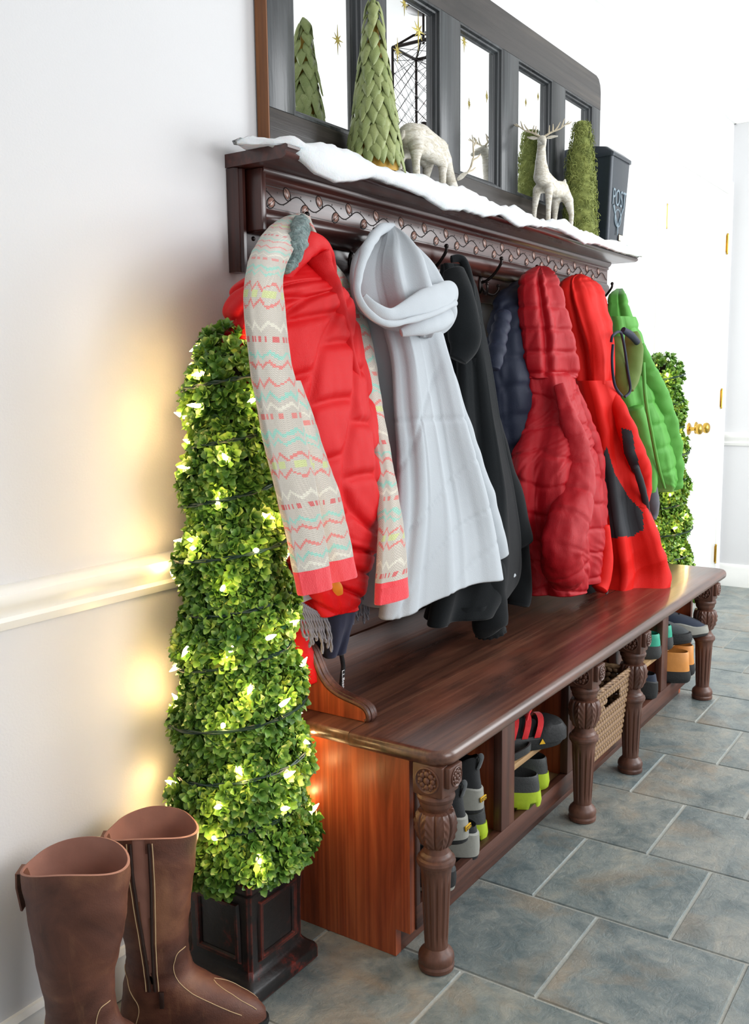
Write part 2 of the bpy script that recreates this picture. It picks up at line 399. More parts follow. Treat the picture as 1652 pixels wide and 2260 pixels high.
# turned legs
def make_leg(x):
    y = -.472
    mb = MB()
    mb.box(-.034, .034, -.034, .034, .375, .44, .004)
    n = 140
    prof = [(.030, .378), (.037, .374), (.0385, .368), (.037, .362), (.034, .358), (.0335, .352), (.0315, .347), (.0275, .342), (.0255, .337)]
    mb.lathe(prof, n=n)
    def acan(th, z):
        t = (z - .262) / .075
        lf = abs(((th * 7 / (2 * PI)) % 1) - .5) * 2          # 0 leaf middle .. 1 leaf edge
        vein = sin((t * 4.5 + lf * 1.6) * 2 * PI) * (1 - lf) * .03
        rib = .045 * math.exp(-(lf / .1) ** 2)
        groove = -.07 * math.exp(-((1 - lf) / .1) ** 2)
        return 1 + vein + rib + groove - .05 * lf ** 2
    prof = []
    for k in range(28):
        t = k / 27; prof.append((.0255 + .0165 * (sin(PI * (.1 + .9 * (1 - t) ** .8)) ** .7 if t < 1 else 0), .262 + .077 * t))
    mb.lathe(prof, n=n, fn=acan)
    prof = [(.024, .265), (.0245, .257), (.0265, .25), (.031, .246), (.0325, .243), (.033, .240), (.038, .237), (.0395, .231), (.038, .225), (.0345, .223), (.034, .219), (.0312, .214), (.0305, .205)]
    mb.lathe(prof, n=n)
    def flute(th, z):
        t = min(1, max(0, (z - .05) / .025)) * min(1, max(0, (.205 - z) / .03))
        c = cos(th * 12)
        return 1 - .11 * t * max(0, c) ** .7
    prof = [(.0305 - .007 * (k / 23), .206 - .16 * k / 23) for k in range(24)]
    mb.lathe(prof, n=n, fn=flute)
    mb.lathe([(.024, .047), (.027, .042), (.033, .036), (.036, .03), (.037, .022), (.035, .015), (.037, .01), (.036, .002), (.033, 0)], n=n)
    mb.box(-.026, .026, -.046, -.03, .395, .4385, .004)
    mb.xf(Matrix.Translation((x, y, 0)))
    leg = mb.build('leg', M_leg, bench, angle=26)
    for (ang) in (0, -PI / 2):   # rosettes on the end face and on the front face
        r = MB(); r.lathe([(.027, -.001), (.027, .002), (.025, .003), (.0235, .002), (.0225, .0005)], n=32)
        for k in range(8):
            a = 2 * PI * k / 8; r.ball((cos(a) * .0135, sin(a) * .0135, .0015), (.0062, .0062, .003), 8, 6)
        for k in range(8):
            a = 2 * PI * (k + .5) / 8; r.ball((cos(a) * .019, sin(a) * .019, .0008), (.004, .004, .002), 6, 4)
        r.lathe([(.007, 0), (.007, .003), (.004, .005), (.001, .0055)], n=16)
        rot = Matrix.Rotation(-PI / 2, 4, 'Y') if ang == 0 else Matrix.Rotation(PI / 2, 4, 'X')
        o = Vector((-.034, 0, .408)) if ang == 0 else Vector((0, -.0465, .415))
        if ang != 0: r.xf(Matrix.Diagonal((.75, .75, .8, 1)))
        r.xf(Matrix.Translation(Vector((x, y, 0)) + o) @ rot); r.build('rosette', M_leg, leg, angle=60)
for lx in (1.541, 2.322, 2.7045, 3.497): make_leg(lx)
# scrolled brackets between seat and back board
def bracket(x):
    prof = [(-.027, .471), (-.285, .471), (-.291, .477), (-.289, .489), (-.281, .498), (-.265, .504), (-.245, .508), (-.222, .513), (-.2, .521), (-.182, .533), (-.166, .552), (-.153, .577), (-.14, .6), (-.12, .615), (-.027, .618)]
    mb = MB(); mb.prism([(x, y, z) for y, z in prof], (0, 0, 0), (.03, 0, 0)); b = mb.build('bracket', M_side, bench, smooth=False)
    cap = MB()
    for dx, rr in ((.004, .006), (.015, .0085), (.026, .006)):
        cap.tube([(x + dx, y, z + .001) for y, z in crom(prof[1:14], 50)], rr, 8)
    cap.build('bracket_moulding', M_frame, b)
bracket(1.568); bracket(3.575)

# ================================================================== coat rack with shelf
M_rack = wood('rack_mahogany', (34, 15, 12), (62, 28, 22), (92, 44, 34), 0, .3, 1, False, .15, .3)
M_rackv = wood('rack_mahogany_upright', (34, 15, 12), (62, 28, 22), (92, 44, 34), 2, .3, 1, False, .15, .3)
M_inlay = wood('frieze_wood', (44, 24, 20), (74, 44, 38), (96, 62, 54), 0, .3, 1, False, .1, .4)
M_leafin = plain('carved_leaf_wood', (142, 108, 96), .25, 0, .05, 200, .2)
M_groove = plain('carved_groove', (22, 11, 9), .5)
M_iron = plain('oil_bronze', (34, 26, 24), .35, .7, .05, 60, .2)
rack = thing('coat_rack', 'dark mahogany wall coat rack with shelf and carved leaf frieze', 'coat rack', (2.53, 0, 1.41))
X0, X1 = 1.508, 3.545
MB().box(X0, X1, -.02, -.001, 1.41, 1.612, .003).build('back_board', M_rack, rack)
for xa, sg in ((X0, 1), (X1, -1)):      # vertical end moulding
    mb = MB(); mb.loft([[(xa - sg * .004 + sg * q, -o_, z) for q, o_ in ((0, .001), (0, .022), (.006, .027), (.012, .024), (.016, .03), (.024, .03), (.03, .022), (.03, .001))] for z in (1.405, 1.612)])
    mb.build('end_moulding', M_rackv, rack)
# frieze box
MB().box(X0 + .03, X1 - .004, -.056, -.02, 1.535, 1.60, .0015).build('frieze_board', M_inlay, rack)
mb = MB(); mb.loft([[(x, -o_, z) for o_, z in ((.02, 1.488), (.03, 1.486), (.046, 1.492), (.058, 1.503), (.064, 1.516), (.063, 1.527), (.056, 1.536), (.02, 1.538))] for x in (X0 + .034, X1 - .002)]); mb.build('lower_moulding', M_rack, rack)
mb = MB(); mb.loft([[(x, -o_, z) for o_, z in ((.02, 1.59), (.058, 1.588), (.061, 1.592), (.059, 1.597), (.066, 1.602), (.07, 1.608), (.07, 1.613), (.02, 1.613))] for x in (X0 + .033, X1 - .003)]); mb.build('upper_moulding', M_rack, rack)
MB().box(X0 + .026, X0 + .042, -.068, -.0195, 1.489, 1.6125, .003).build('frieze_end', M_rackv, rack)
# shelf
sh = [(.0, 1.6135), (.15, 1.6135), (.158, 1.617), (.162, 1.622), (.158, 1.627), (.165, 1.632), (.165, 1.637), (.16, 1.64), (0, 1.64)]
mb = MB(); mb.loft([[(x, -o_, z) for o_, z in sh] for x in (1.502, 3.575)]); mb.build('shelf_board', M_rack, rack)
# carved vine
wl_ = .1135; fx0 = X0 + .045; zc = 1.562
mb = MB(); n = 400
mb.tube([(fx0 + (X1 - .01 - fx0) * k / n, -.0562, zc + .0115 * cos(2 * PI * ((X1 - .01 - fx0) * k / n) / wl_)) for k in range(n + 1)], .0012, 5); mb.build('vine', M_groove, rack)
for zz in (1.5395, 1.583):
    MB().box(fx0, X1 - .006, -.0566, -.0555, zz - .0006, zz + .0006).build('groove_line', M_groove, rack, smooth=False)
def leaf_mb(s, sx):
    mb = MB(); pts = []
    for k in range(17):
        t = k / 16; a = t * 2 * PI
        pts.append((.0135 * cos(a) + .004 * (cos(a) < -.9), .0098 * sin(a) * (1 - .5 * (cos(a) < 0) * abs(cos(a)))))
    ring0 = [(x, 0, z) for x, z in pts[:-1]]; ring1 = [(x * .9, -.0014, z * .9) for x, z in pts[:-1]]; ring2 = [(x * .3, -.0022, z * .3) for x, z in pts[:-1]]
    mb.loft([ring0, ring1, ring2], False, True); return mb
lf_me = leaf_mb(1, 1).mesh('carved_leaf', angle=70); lf_me.materials.append(M_leafin)
ol = MB(); ol.tube([(  .0143 * cos(2 * PI * k / 20), -.0004, .0106 * sin(2 * PI * k / 20)) for k in range(21)], .0009, 4); ol.tube([(-.016, -.002, 0), (.012, -.002, 0)], .0007, 4)
ol_me = ol.mesh('leaf_outline'); ol_me.materials.append(M_groove)
dot = MB().ball((0, 0, 0), (.0018, .001, .0018), 8, 4); dot_me = dot.mesh('carved_dot'); dot_me.materials.append(M_groove)
rw = wloc(rack); k = 0; x = fx0
while x + wl_ < X1 + .05:
    for dx, dz, an in ((.024, -.0125, -1.0 + .35), (.078, .0125, .9 + PI)):
        if x + dx > X1 - .02: continue
        M4 = Matrix.Translation(Vector((x + dx, -.0562, zc + dz)) - rw) @ Matrix.Rotation(an, 4, 'Y')
        l_ = link_mesh('carved_leaf', lf_me, rack, M4); link_mesh('leaf_outline', ol_me, l_)
    for dx, dz in ((.012, .014), (.047, .011), (.037, -.015), (.066, -.011)):
        if x + dx > X1 - .015: continue
        link_mesh('carved_dot', dot_me, rack, Matrix.Translation(Vector((x + dx, -.0562, zc + dz)) - rw))
    x += wl_
# double hooks
def hook(x):
    mb = MB(); mb.ball((x, -.022, 1.462), (.012, .006, .026), 12, 8)
    mb.tube(crom([(x, -.022, 1.47), (x, -.04, 1.472), (x, -.066, 1.49), (x, -.088, 1.518), (x, -.09, 1.53)], 14), [.0045] * 12 + [.0042, .004], 8)
    mb.ball((x, -.09, 1.533), .0065, 8, 6)
    for s in (-1, 1):
        mb.tube(crom([(x, -.024, 1.456), (x + s * .008, -.036, 1.44), (x + s * .022, -.052, 1.432), (x + s * .034, -.062, 1.445), (x + s * .036, -.062, 1.456)], 14), .0038, 8); mb.ball((x + s * .036, -.062, 1.459), .0055, 8, 6)
    mb.build('coat_hook', M_iron, rack)
for hx in (1.655, 1.915, 2.255, 2.58, 2.83, 3.15, 3.5): hook(hx)
for sx in (1.56, 3.5):
    MB().ball((sx, -.021, 1.478), (.005, .003, .005), 10, 6).build('screw', M_iron, rack)

# ================================================================== old door hung sideways as a mirror
M_mir = NT('mirror_silver').set((.95, .97, .97, 1), .0, 1.0)
M_mfr = wood('mirror_stile_wood', (22, 23, 25), (42, 45, 48), (74, 78, 80), 2, .3, 1, False, .4)  # blue-grey cast of reflections is put into the stile colours
M_mfrx = wood('mirror_rail_wood', (28, 24, 23), (54, 48, 45), (92, 84, 74), 0, .33, 1, False, .4)
M_med = wood('mirror_edge_wood', (84, 46, 18), (128, 76, 32), (158, 100, 50), 2, .5, 1)
M_gold = plain('gold_star', (176, 160, 84), .4, .6, 0, 50, .1)
mirror = thing('door_mirror', 'five pane mirror made from an old dark wooden door laid sideways', 'mirror', (2.55, -.002, 1.645))
A0, A1, Z0, Z1 = 1.604, 3.492, 1.645, 2.268
panes = [(1.69, 1.955), (2.055, 2.325), (2.428, 2.692), (2.798, 3.062), (3.163, 3.418)]
pz0, pz1 = 1.752, 2.158
MB().box(A0 + .003, A1, -.034, -.003, Z0, pz0, .002).build('frame_rail', M_mfrx, mirror)
poly = [(A0 + .003, -.034, pz1), (A1, -.034, pz1), (A1, -.034, Z1 - .05), (A1 - .006, -.034, Z1 - .025), (A1 - .022, -.034, Z1 - .007), (A1 - .045, -.034, Z1), (A0 + .003, -.034, Z1)]
MB().prism(poly, (0, 0, 0), (0, .031, 0)).build('frame_rail', M_mfrx, mirror, smooth=False)
MB().box(A0 - .001, A0 + .003, -.034, -.003, Z0, Z1, .001).build('frame_edge', M_med, mirror)
xs = [(A0 + .003, panes[0][0])] + [(panes[i][1], panes[i + 1][0]) for i in range(4)] + [(panes[4][1], A1)]
for a, b in xs: MB().box(a, b, -.034, -.003, pz0, pz1, .0015).build('frame_stile', M_mfr, mirror)
for a, b in panes:
    MB().box(a, b, -.012, -.004, pz0, pz1).build('mirror_pane', M_mir, mirror, smooth=False)
    st = MB(); r = [(0, .0335), (.006, .033), (.009, .026), (.013, .024), (.016, .016), (.02, .0125)]
    st.loft([[(a + i, -o_, pz0 + i), (b - i, -o_, pz0 + i), (b - i, -o_, pz1 - i), (a + i, -o_, pz1 - i)] for i, o_ in r], False, False)
    st.build('pane_beading', M_mfr, mirror, angle=25)
def star(px, py, R):
    c = at(px, py, Y=-.0125); mb = MB(); P = []
    for k in range(16):
        a = PI / 2 + 2 * PI * k / 16
        rr = R * ((1.0 if k % 8 == 0 else (.72 if k % 4 == 0 else .55)) if k % 2 == 0 else .17)
        P.append((c.x + rr * cos(a) * .95, -.0125, c.z + rr * sin(a)))
    mid = [Vector((c.x, -.0145, c.z))]
    V = P + mid + [(p[0], -.0121, p[2]) for p in P]
    mb.add(V, [(i, (i + 1) % 16, 16) for i in range(16)] + [(i, (i + 1) % 16, 17 + (i + 1) % 16, 17 + i) for i in range(16)] + [tuple(17 + i for i in range(16))])
    mb.build('star_decal', M_gold, mirror, smooth=False)
for s in ((745, 88, .034), (892, 8, .03), (923, 68, .05), (877, 112, .032), (1024, 91, .03), (1035, 229, .017), (1074, 213, .018), (1160, 226, .013), (1187, 213, .013)): star(*s)
# hanging lantern in the room, seen in the mirror
M_lglass = NT('lantern_glass').set((.9, .98, .97, 1), .05, 0, Transmission_Weight=.9, IOR=1.1)
lan = thing('pendant_lantern', 'black iron pendant lantern seen reflected in the mirror', 'lantern', (3.45, -.72, 2.66))
lx, ly = 3.45, -.72
mb = MB(); mb.lathe([(.07, 2.66), (.07, 2.65), (.03, 2.635), (.008, 2.63)], (lx, ly, 0), 24); mb.tube([(lx, ly, 2.63), (lx, ly, 2.52)], .005, 8); mb.build('ceiling_canopy', M_iron, lan)
zt, zb, hw = 2.5, 2.12, .09
mb = MB()
for sx in (-1, 1):
    for sy in (-1, 1):
        mb.tube([(lx + sx * hw, ly + sy * hw, zb), (lx + sx * hw, ly + sy * hw, zt)], .006, 6)
        mb.tube([(lx + sx * hw, ly + sy * hw, zt), (lx + sx * .03, ly + sy * .03, zt + .05), (lx, ly, zt + .06)], .005, 6)
for z in (zb, zt):
    mb.tube([(lx - hw, ly - hw, z), (lx + hw, ly - hw, z), (lx + hw, ly + hw, z), (lx - hw, ly + hw, z), (lx - hw, ly - hw, z)], .007, 6)
mb.build('iron_frame', M_iron, lan)
mb = MB()
for k in range(-3, 8):
    for s in (-1, 1):
        for u0, v0, ux, uy in ((lx - hw, ly - hw, 1, 0), (lx - hw, ly + hw, 1, 0), (lx - hw, ly - hw, 0, 1), (lx + hw, ly - hw, 0, 1)):
            seg = []
            for t in (0, 2 * hw):
                z = zb + .055 * k + (t if s > 0 else 2 * hw - t)
                seg.append((u0 + ux * t, v0 + uy * t, min(max(z, zb), zt)))
            mb.tube(seg, .0012, 4)
mb.build('lattice', M_iron, lan)
mb = MB(); mb.lathe([(.06, zb + .005), (.06, zb + .015), (.012, zb + .02), (.012, zb + .1), (.001, zb + .1)], (lx, ly, 0), 20); mb.build('candle_cup', M_iron, lan)
# ================================================================== shelf decorations
SH = 1.64           # shelf top
M_cot = NT('cotton_batting')
_v = M_cot.coord(); _n = M_cot.noise(_v, 160, 5, .7); M_cot.bump(_n, .5, .004)
M_cot = M_cot.set(s2l((226, 229, 231)), .95, 0, Sheen_Weight=.5, Subsurface_Weight=.25, Subsurface_Scale=.02)
# strip of cotton snow lying along the shelf and hanging a little over its front edge
edge = [(1.455, -.05), (1.5, -.13), (1.56, -.158), (1.6, -.166), (1.66, -.171), (1.72, -.166), (1.8, -.168), (1.9, -.172), (2.0, -.168), (2.1, -.176), (2.2, -.17), (2.35, -.172), (2.5, -.166), (2.58, -.172), (2.66, -.158), (2.76, -.15), (2.84, -.163), (2.92, -.172), (3.02, -.166), (3.15, -.172), (3.3, -.17), (3.45, -.172), (3.6, -.17), (3.64, -.12)]
drop = [(1.45, .0), (1.52, .0), (1.545, .02), (1.58, .042), (1.64, .05), (1.7, .04), (1.78, .018), (1.9, .022), (2.0, .026), (2.08, .045), (2.2, .03), (2.3, .032), (2.4, .014), (2.52, .03), (2.6, .016), (2.7, .008), (2.8, .0), (2.9, .012), (3.0, .022), (3.1, .012), (3.3, .016), (3.5, .012), (3.64, .0)]
def lerp_t(T, x):
    for (a, b), (c, d) in zip(T, T[1:]):
        if a <= x <= c: return b + (d - b) * (x - a) / (c - a)
    return T[0][1] if x < T[0][0] else T[-1][1]
mb = MB(); rings = []; NX = 240
for i in range(NX + 1):
    x = 1.455 + (3.64 - 1.455) * i / NX
    ye = lerp_t(edge, x); dp = lerp_t(drop, x); th = .016 + .005 * sin(x * 23) + .006 * max(0, sin(x * 9 + 1))
    hump = .014 * max(0, noise.noise(Vector((x * 7, 0, 3)))) + (.024 * math.exp(-((x - 2.93) / .05) ** 2)) + .012 * math.exp(-((x - 1.62) / .1) ** 2)
    yb = -.045; P = []
    fl = .004 * noise.noise(Vector((x * 40, 1, 0)))
    free = 1 if x < 1.5 or x > 3.58 else 0
    # cross-section: back-bottom, front-bottom(inside), drop tip, outside of drop, top front, top back
    prof = [(yb, .001), ((yb + ye) / 2, .001), (ye + .02, .001), (min(ye, -.1666 if not free else ye) - .0005, -.002), (ye - .002, -dp * .6), (ye - .004 + fl, -dp - .004 + fl), (ye - .012 + fl, -dp), (ye - .016, -dp * .5), (ye - .013, th * .35), (ye + .004, th + hump * .3), (ye + .03, th + hump), ((yb + ye) / 2, th + hump * .7 + .004 * sin(x * 31)), (yb + .012, th), (yb, th * .5)]
    if free: prof = [(y, max(z, .001) if z < .002 else z) for y, z in prof]
    k = min(1, (x - 1.44) / .09, (3.655 - x) / .06); k = max(.12, k)
    rings.append([(x, -.1 + (y + .1) * (.35 + .65 * k), SH + (z if z < 0 else z * (.3 + .7 * k)) + .012 * noise.noise(Vector((x * 30, y * 60, z * 60))) * (1 if z > .006 else .12)) for y, z in prof])
mb.loft(rings); sn = mb.build('cotton_snow', M_cot, angle=180, label='strip of white cotton batting laid along the rack shelf like snow', cat='snow blanket')

# ---- cone tree covered in big paper leaves
M_lleaf = NT('glitter_paper_leaf')
_v = M_lleaf.coord('Object', rnd=True); _n = M_lleaf.noise(_v, 30, 3); _g = M_lleaf.noise(_v, 900, 1)
_b = M_lleaf.mix(_n, s2l((116, 132, 70)), s2l((166, 174, 116))); _b = M_lleaf.mix(M_lleaf.ramp(_g, [(.66, (0, 0, 0, 1)), (.74, (.8, .8, .8, 1))]), _b, s2l((226, 228, 190)))
_o = M_lleaf.n('ShaderNodeObjectInfo'); _b = M_lleaf.mix(1.0, _b, M_lleaf.ramp(_o.outputs['Random'], [(0, (.8, .85, .75, 1)), (1, (1.1, 1.08, 1.1, 1))]), 'MULTIPLY')
M_lleaf = M_lleaf.set(_b, .45, 0)
M_cone = plain('gold_paper_cone', (190, 150, 60), .5, .1)
TX, TY = 1.885, -.112
lt = thing('leaf_cone_tree', 'tall green cone tree covered in glittery paper leaves on the shelf', 'decorative tree', (TX, TY, SH + .012))
LH, LR = .37, .056
mb = MB(); mb.lathe([(LR, SH + .013), (LR * .5, SH + .2), (.003, SH + .012 + LH)], (TX, TY, 0), 24); mb.build('cone_core', M_cone, lt)
def pleaf(L, W_):
    mb = MB(); rows = []; n = 8
    for i in range(n + 1):
        t = i / n; wd = W_ * (min(1, (t + .12) / .42) ** .7 if t < .38 else ((1 - t) / .62) ** .72)
        cur = .0035 * sin(PI * t) + .004 * t * t
        rows.append([(-wd, cur - .002 * (wd > 0), -L * t), (0, cur + .0015, -L * t), (wd, cur - .002 * (wd > 0), -L * t)])
    V = [p for r in rows for p in r]; V += [(x, y - .0008, z) for x, y, z in V]; q = (n + 1) * 3
    F = []
    for i in range(n):
        for j in range(2):
            a = i * 3 + j; F.append((a, a + 1, a + 4, a + 3)); F.append((q + a, q + a + 3, q + a + 4, q + a + 1))
    for i in range(n): F.append((i * 3, i * 3 + 3, q + i * 3 + 3, q + i * 3)); F.append((i * 3 + 2, q + i * 3 + 2, q + i * 3 + 5, i * 3 + 5))
    mb.add(V, F); return mb
pl_me = []
for k in range(3):
    me = pleaf(.058 - .004 * k, .0145 + .001 * k).mesh('paper_leaf', angle=80); me.materials.append(M_lleaf); pl_me.append(me)
rr = random.Random(5); rows_n = 14
for i in range(rows_n):
    t = i / (rows_n - 1); zt_ = .058 + (LH - .055) * t; r = LR * (1 - (zt_ - .03) / (LH + .02)) + .004
    cnt = max(4, int(2 * PI * r / .0195)); ph = rr.random() * 6
    for j in range(cnt):
        a = ph + 2 * PI * j / cnt + rr.uniform(-.12, .12)
        s = .82 if t > .75 else 1.0
        tilt = math.atan2(LR, LH) * 1.05 + rr.uniform(.0, .06)
        M4 = Matrix.Translation((cos(a) * r, sin(a) * r, zt_ + rr.uniform(-.006, .006))) @ Matrix.Rotation(a - PI / 2, 4, 'Z') @ Matrix.Rotation(tilt, 4, 'X') @ Matrix.Rotation(rr.uniform(-.16, .16), 4, 'Y') @ Matrix.Diagonal((s, 1, s, 1))
        link_mesh('paper_leaf', rr.choice(pl_me), lt, M4)
for j in range(4):
    a = j * PI / 2; link_mesh('paper_leaf', pl_me[0], lt, Matrix.Translation((0, 0, LH + .012)) @ Matrix.Rotation(a, 4, 'Z') @ Matrix.Translation((0, .002, 0)) @ Matrix.Rotation(.17, 4, 'X') @ Matrix.Diagonal((.6, 1, .85, 1)))

# ---- moss cone tree
M_moss = NT('moss_fibre'); _o = M_moss.coord(); M_moss = M_moss.set(M_moss.mix(M_moss.noise(_o, 45, 3), s2l((74, 92, 38)), s2l((166, 172, 92))), .8, 0)
GX, GY = 3.14, -.105
ms = thing('moss_cone_tree', 'shaggy green moss cone tree beside the standing deer', 'decorative tree', (GX, GY, SH + .01))
MH = .385; mprof = [(.052, 0), (.056, .03), (.05, .1), (.047, .18), (.041, .25), (.032, .31), (.023, .36), (.017, .382), (.004, MH)]
mb = MB(); mb.lathe([(r * .92, SH + .011 + z) for r, z in mprof], (GX, GY, 0), 28); mb.build('moss_core', M_moss, ms)
mb = MB(); rr = random.Random(9)
for k in range(1500):
    z = MH * (rr.random() ** 1.15) * .985; r = lerp_t([(b, a) for a, b in mprof], z); a = rr.random() * 2 * PI
    c = Vector((GX + cos(a) * r * .93, GY + sin(a) * r * .93, SH + .011 + z)); out = Vector((cos(a), sin(a), 0)); tg = Vector((-sin(a), cos(a), 0))
    q = rr.uniform(.004, .009); ph = rr.random() * 6; up = rr.uniform(-.5, .5); P = []
    for i in range(6):
        b = ph + i * .95
        P.append(c + out * (.003 + q * .5 + .45 * q * sin(b * .7) + (.010 * i / 5 if k % 7 == 0 else 0)) + tg * (q * cos(b)) + Vector((0, 0, q * sin(b) - .002 * i * up)))
    mb.tube(P, .0010, 3, False)
mb.build('moss_curls', M_moss, ms, fixn=False, kind='stuff')

# ---- birch bark deer (skin modifier skeletons)
M_bark = NT('birch_bark'); _v = M_bark.coord('Object', (20, 20, 60)); _n = M_bark.noise(_v, 2, 6, .7, 1.0); _f = M_bark.noise(M_bark.coord(), 500, 2)
M_bark.bump(M_bark.math('ADD', _n, M_bark.math('MULTIPLY', _f, .4)), .7, .003)
M_bark = M_bark.set(M_bark.ramp(_n, [(.25, s2l((134, 118, 96))), (.42, s2l((196, 188, 170))), (.6, s2l((226, 222, 212)))]), .5, 0)
M_antl = plain('antler_twig', (196, 184, 160), .6, 0, .3, 200, .2)
def skin(name, verts, edges, mat, parent, root=0, lev=2):
    """limb chains of tapered tubes and balls fused into one continuous body by a voxel remesh"""
    mb = MB()
    for x, y, z, r in verts: mb.ball((x, y, z), r, 14, 10)
    for i, j in edges:
        a, b = verts[i], verts[j]; A, B = Vector(a[:3]), Vector(b[:3])
        mb.tube([A.lerp(B, t / 4) for t in range(5)], [(a[3] + (b[3] - a[3]) * t / 4) * .98 for t in range(5)], 14)
    o = mb.build(name, mat, parent, angle=180)
    rm = o.modifiers.new('Remesh', 'REMESH'); rm.mode = 'VOXEL'; rm.voxel_size = .0028; rm.use_smooth_shade = True
    sm = o.modifiers.new('Smooth', 'SMOOTH'); sm.factor = .5; sm.iterations = 6
    return o
def deer_parts(root, V, E, ears, antlers, tail):
    skin('body', V, E, M_bark, root)
    for p, d, s in ears:
        mb = MB(); p = Vector(p); d = Vector(d).normalized(); u = Vector(s).normalized(); wv = d.cross(u)
        n = 7; rings = []
        for i in range(n):
            t = i / (n - 1); wd = .0085 * sin(PI * min(1, .15 + t * .83)); c = p + d * (.034 * t)
            rings.append([c - u * wd, c - wv * .0035, c + u * wd, c + wv * .0015])
        mb.loft(rings); mb.build('ear', M_bark, root, angle=60)
    for pts, tines in antlers:
        mb = MB(); pts = [Vector(p) for p in pts]; pp = crom([tuple(p) for p in pts], 14)
        mb.tube(pp, [.0036 * (1 - .6 * i / 13) for i in range(14)], 6)
        for i, d, L in tines:
            b = Vector(pp[i]); mb.tube([b, b + Vector(d).normalized() * L * .6, b + Vector(d).normalized() * L + Vector((0, 0, .004))], [.0028, .0023, .0012], 6)
        mb.build('antler', M_antl, root)
    mb = MB(); a, b = Vector(tail[0]), Vector(tail[1]); mb.tube([a, (a + b) / 2, b], [.005, .007, .002], 8); mb.build('tail', M_bark, root)
# standing deer, chest towards the viewer
dz = SH + .016
d2 = thing('standing_deer', 'pale bark deer figurine standing upright with antlers', 'deer figurine', (2.9, -.1, dz), 'deer figurines on the shelf')
y0 = -.1
V = [(2.985, y0, dz + .135, .026), (2.93, y0, dz + .128, .027), (2.875, y0, dz + .135, .029), (2.835, y0, dz + .15, .027), (2.818, y0 - .004, dz + .19, .018), (2.812, y0 - .008, dz + .228, .0135), (2.808, y0 - .012, dz + .252, .0145), (2.785, y0 - .026, dz + .24, .009), (2.772, y0 - .035, dz + .233, .0065),
     (2.842, y0 - .022, dz + .115, .014), (2.83, y0 - .026, dz + .055, .0085), (2.826, y0 - .027, dz + .0, .0075),
     (2.85, y0 + .022, dz + .115, .014), (2.84, y0 + .026, dz + .055, .0085), (2.836, y0 + .027, dz + .0, .0075),
     (3.0, y0 - .02, dz + .1, .017), (3.016, y0 - .025, dz + .058, .009), (3.008, y0 - .026, dz + .0, .0075),
     (2.985, y0 + .02, dz + .1, .017), (2.998, y0 + .025, dz + .058, .009), (2.99, y0 + .026, dz + .0, .0075)]
E_ = [(0, 1), (1, 2), (2, 3), (3, 4), (4, 5), (5, 6), (6, 7), (7, 8), (2, 9), (9, 10), (10, 11), (2, 12), (12, 13), (13, 14), (0, 15), (15, 16), (16, 17), (0, 18), (18, 19), (19, 20)]
hd = Vector((2.808, y0 - .012, dz + .262))
def antl(h, sx, sy):
    s = Vector((sx, sy, 0)).normalized()
    pts = [h + s * .006, h + s * .028 + Vector((0, 0, .012)), h + s * .055 + Vector((0, 0, .022)), h + s * .08 + Vector((0, 0, .042))]
    return (pts, [(3, Vector((-.3, -.2, 1)), .02), (6, s + Vector((-.2, 0, 1.2)), .026), (9, s * .4 + Vector((0, 0, 1)), .024), (11, s + Vector((.2, -.2, .2)), .018), (5, -s * .2 + Vector((-.6, -.5, .8)), .02)])
deer_parts(d2, V, E_, [(hd + Vector((.006, -.012, -.004)), (.35, -.9, .1), (.6, .1, .7)), (hd + Vector((-.004, .012, -.004)), (-.3, .9, .15), (.6, .1, .7))],
           [antl(hd, .45, -.9), antl(hd, -.35, .75)], ((3.008, y0, dz + .15), (3.018, y0, dz + .172)))
# grazing deer
d1 = thing('grazing_deer', 'pale bark deer figurine grazing with its head lowered', 'deer figurine', (2.13, -.1, dz), 'deer figurines on the shelf'); y1 = -.1
V = [(2.062, y1, dz + .112, .036), (2.1, y1, dz + .118, .036), (2.15, y1, dz + .112, .032), (2.19, y1, dz + .108, .030), (2.22, y1 - .002, dz + .088, .022), (2.236, y1 - .006, dz + .058, .016), (2.246, y1 - .01, dz + .035, .0145), (2.262, y1 - .018, dz + .012, .009), (2.268, y1 - .022, dz + .003, .0065),
     (2.045, y1 - .026, dz + .085, .02), (2.036, y1 - .03, dz + .05, .0105), (2.04, y1 - .031, dz + .0, .0085),
     (2.06, y1 + .028, dz + .085, .02), (2.055, y1 + .032, dz + .05, .0105), (2.058, y1 + .033, dz + .0, .0085),
     (2.185, y1 - .02, dz + .075, .015), (2.176, y1 - .024, dz + .045, .01), (2.176, y1 - .024, dz + .0, .0085),
     (2.185, y1 + .024, dz + .075, .015), (2.18, y1 + .027, dz + .045, .01), (2.182, y1 + .028, dz + .0, .0085)]
hd = Vector((2.25, y1 - .012, dz + .04))
def antl1(s):
    a = hd + Vector((.008, s * .012, .006)); pts = [a, a + Vector((.022, s * .018, .02)), a + Vector((.034, s * .026, .055)), a + Vector((.026, s * .028, .1))]
    return (pts, [(4, (1, s * .3, .4), .03), (6, (-.8, s * .6, .5), .026), (8, (.9, s * .5, .6), .028), (10, (-.7, s * .3, .7), .024), (11, (.6, .2 * s, .8), .02)])
deer_parts(d1, V, E_, [(hd + Vector((0, -.013, .002)), (.2, -.8, .5), (.7, .1, -.5)), (hd + Vector((0, .013, .002)), (.2, .8, .5), (.7, .1, -.5))], [antl1(-1), antl1(1)], ((2.03, y1, dz + .122), (2.02, y1, dz + .1)))

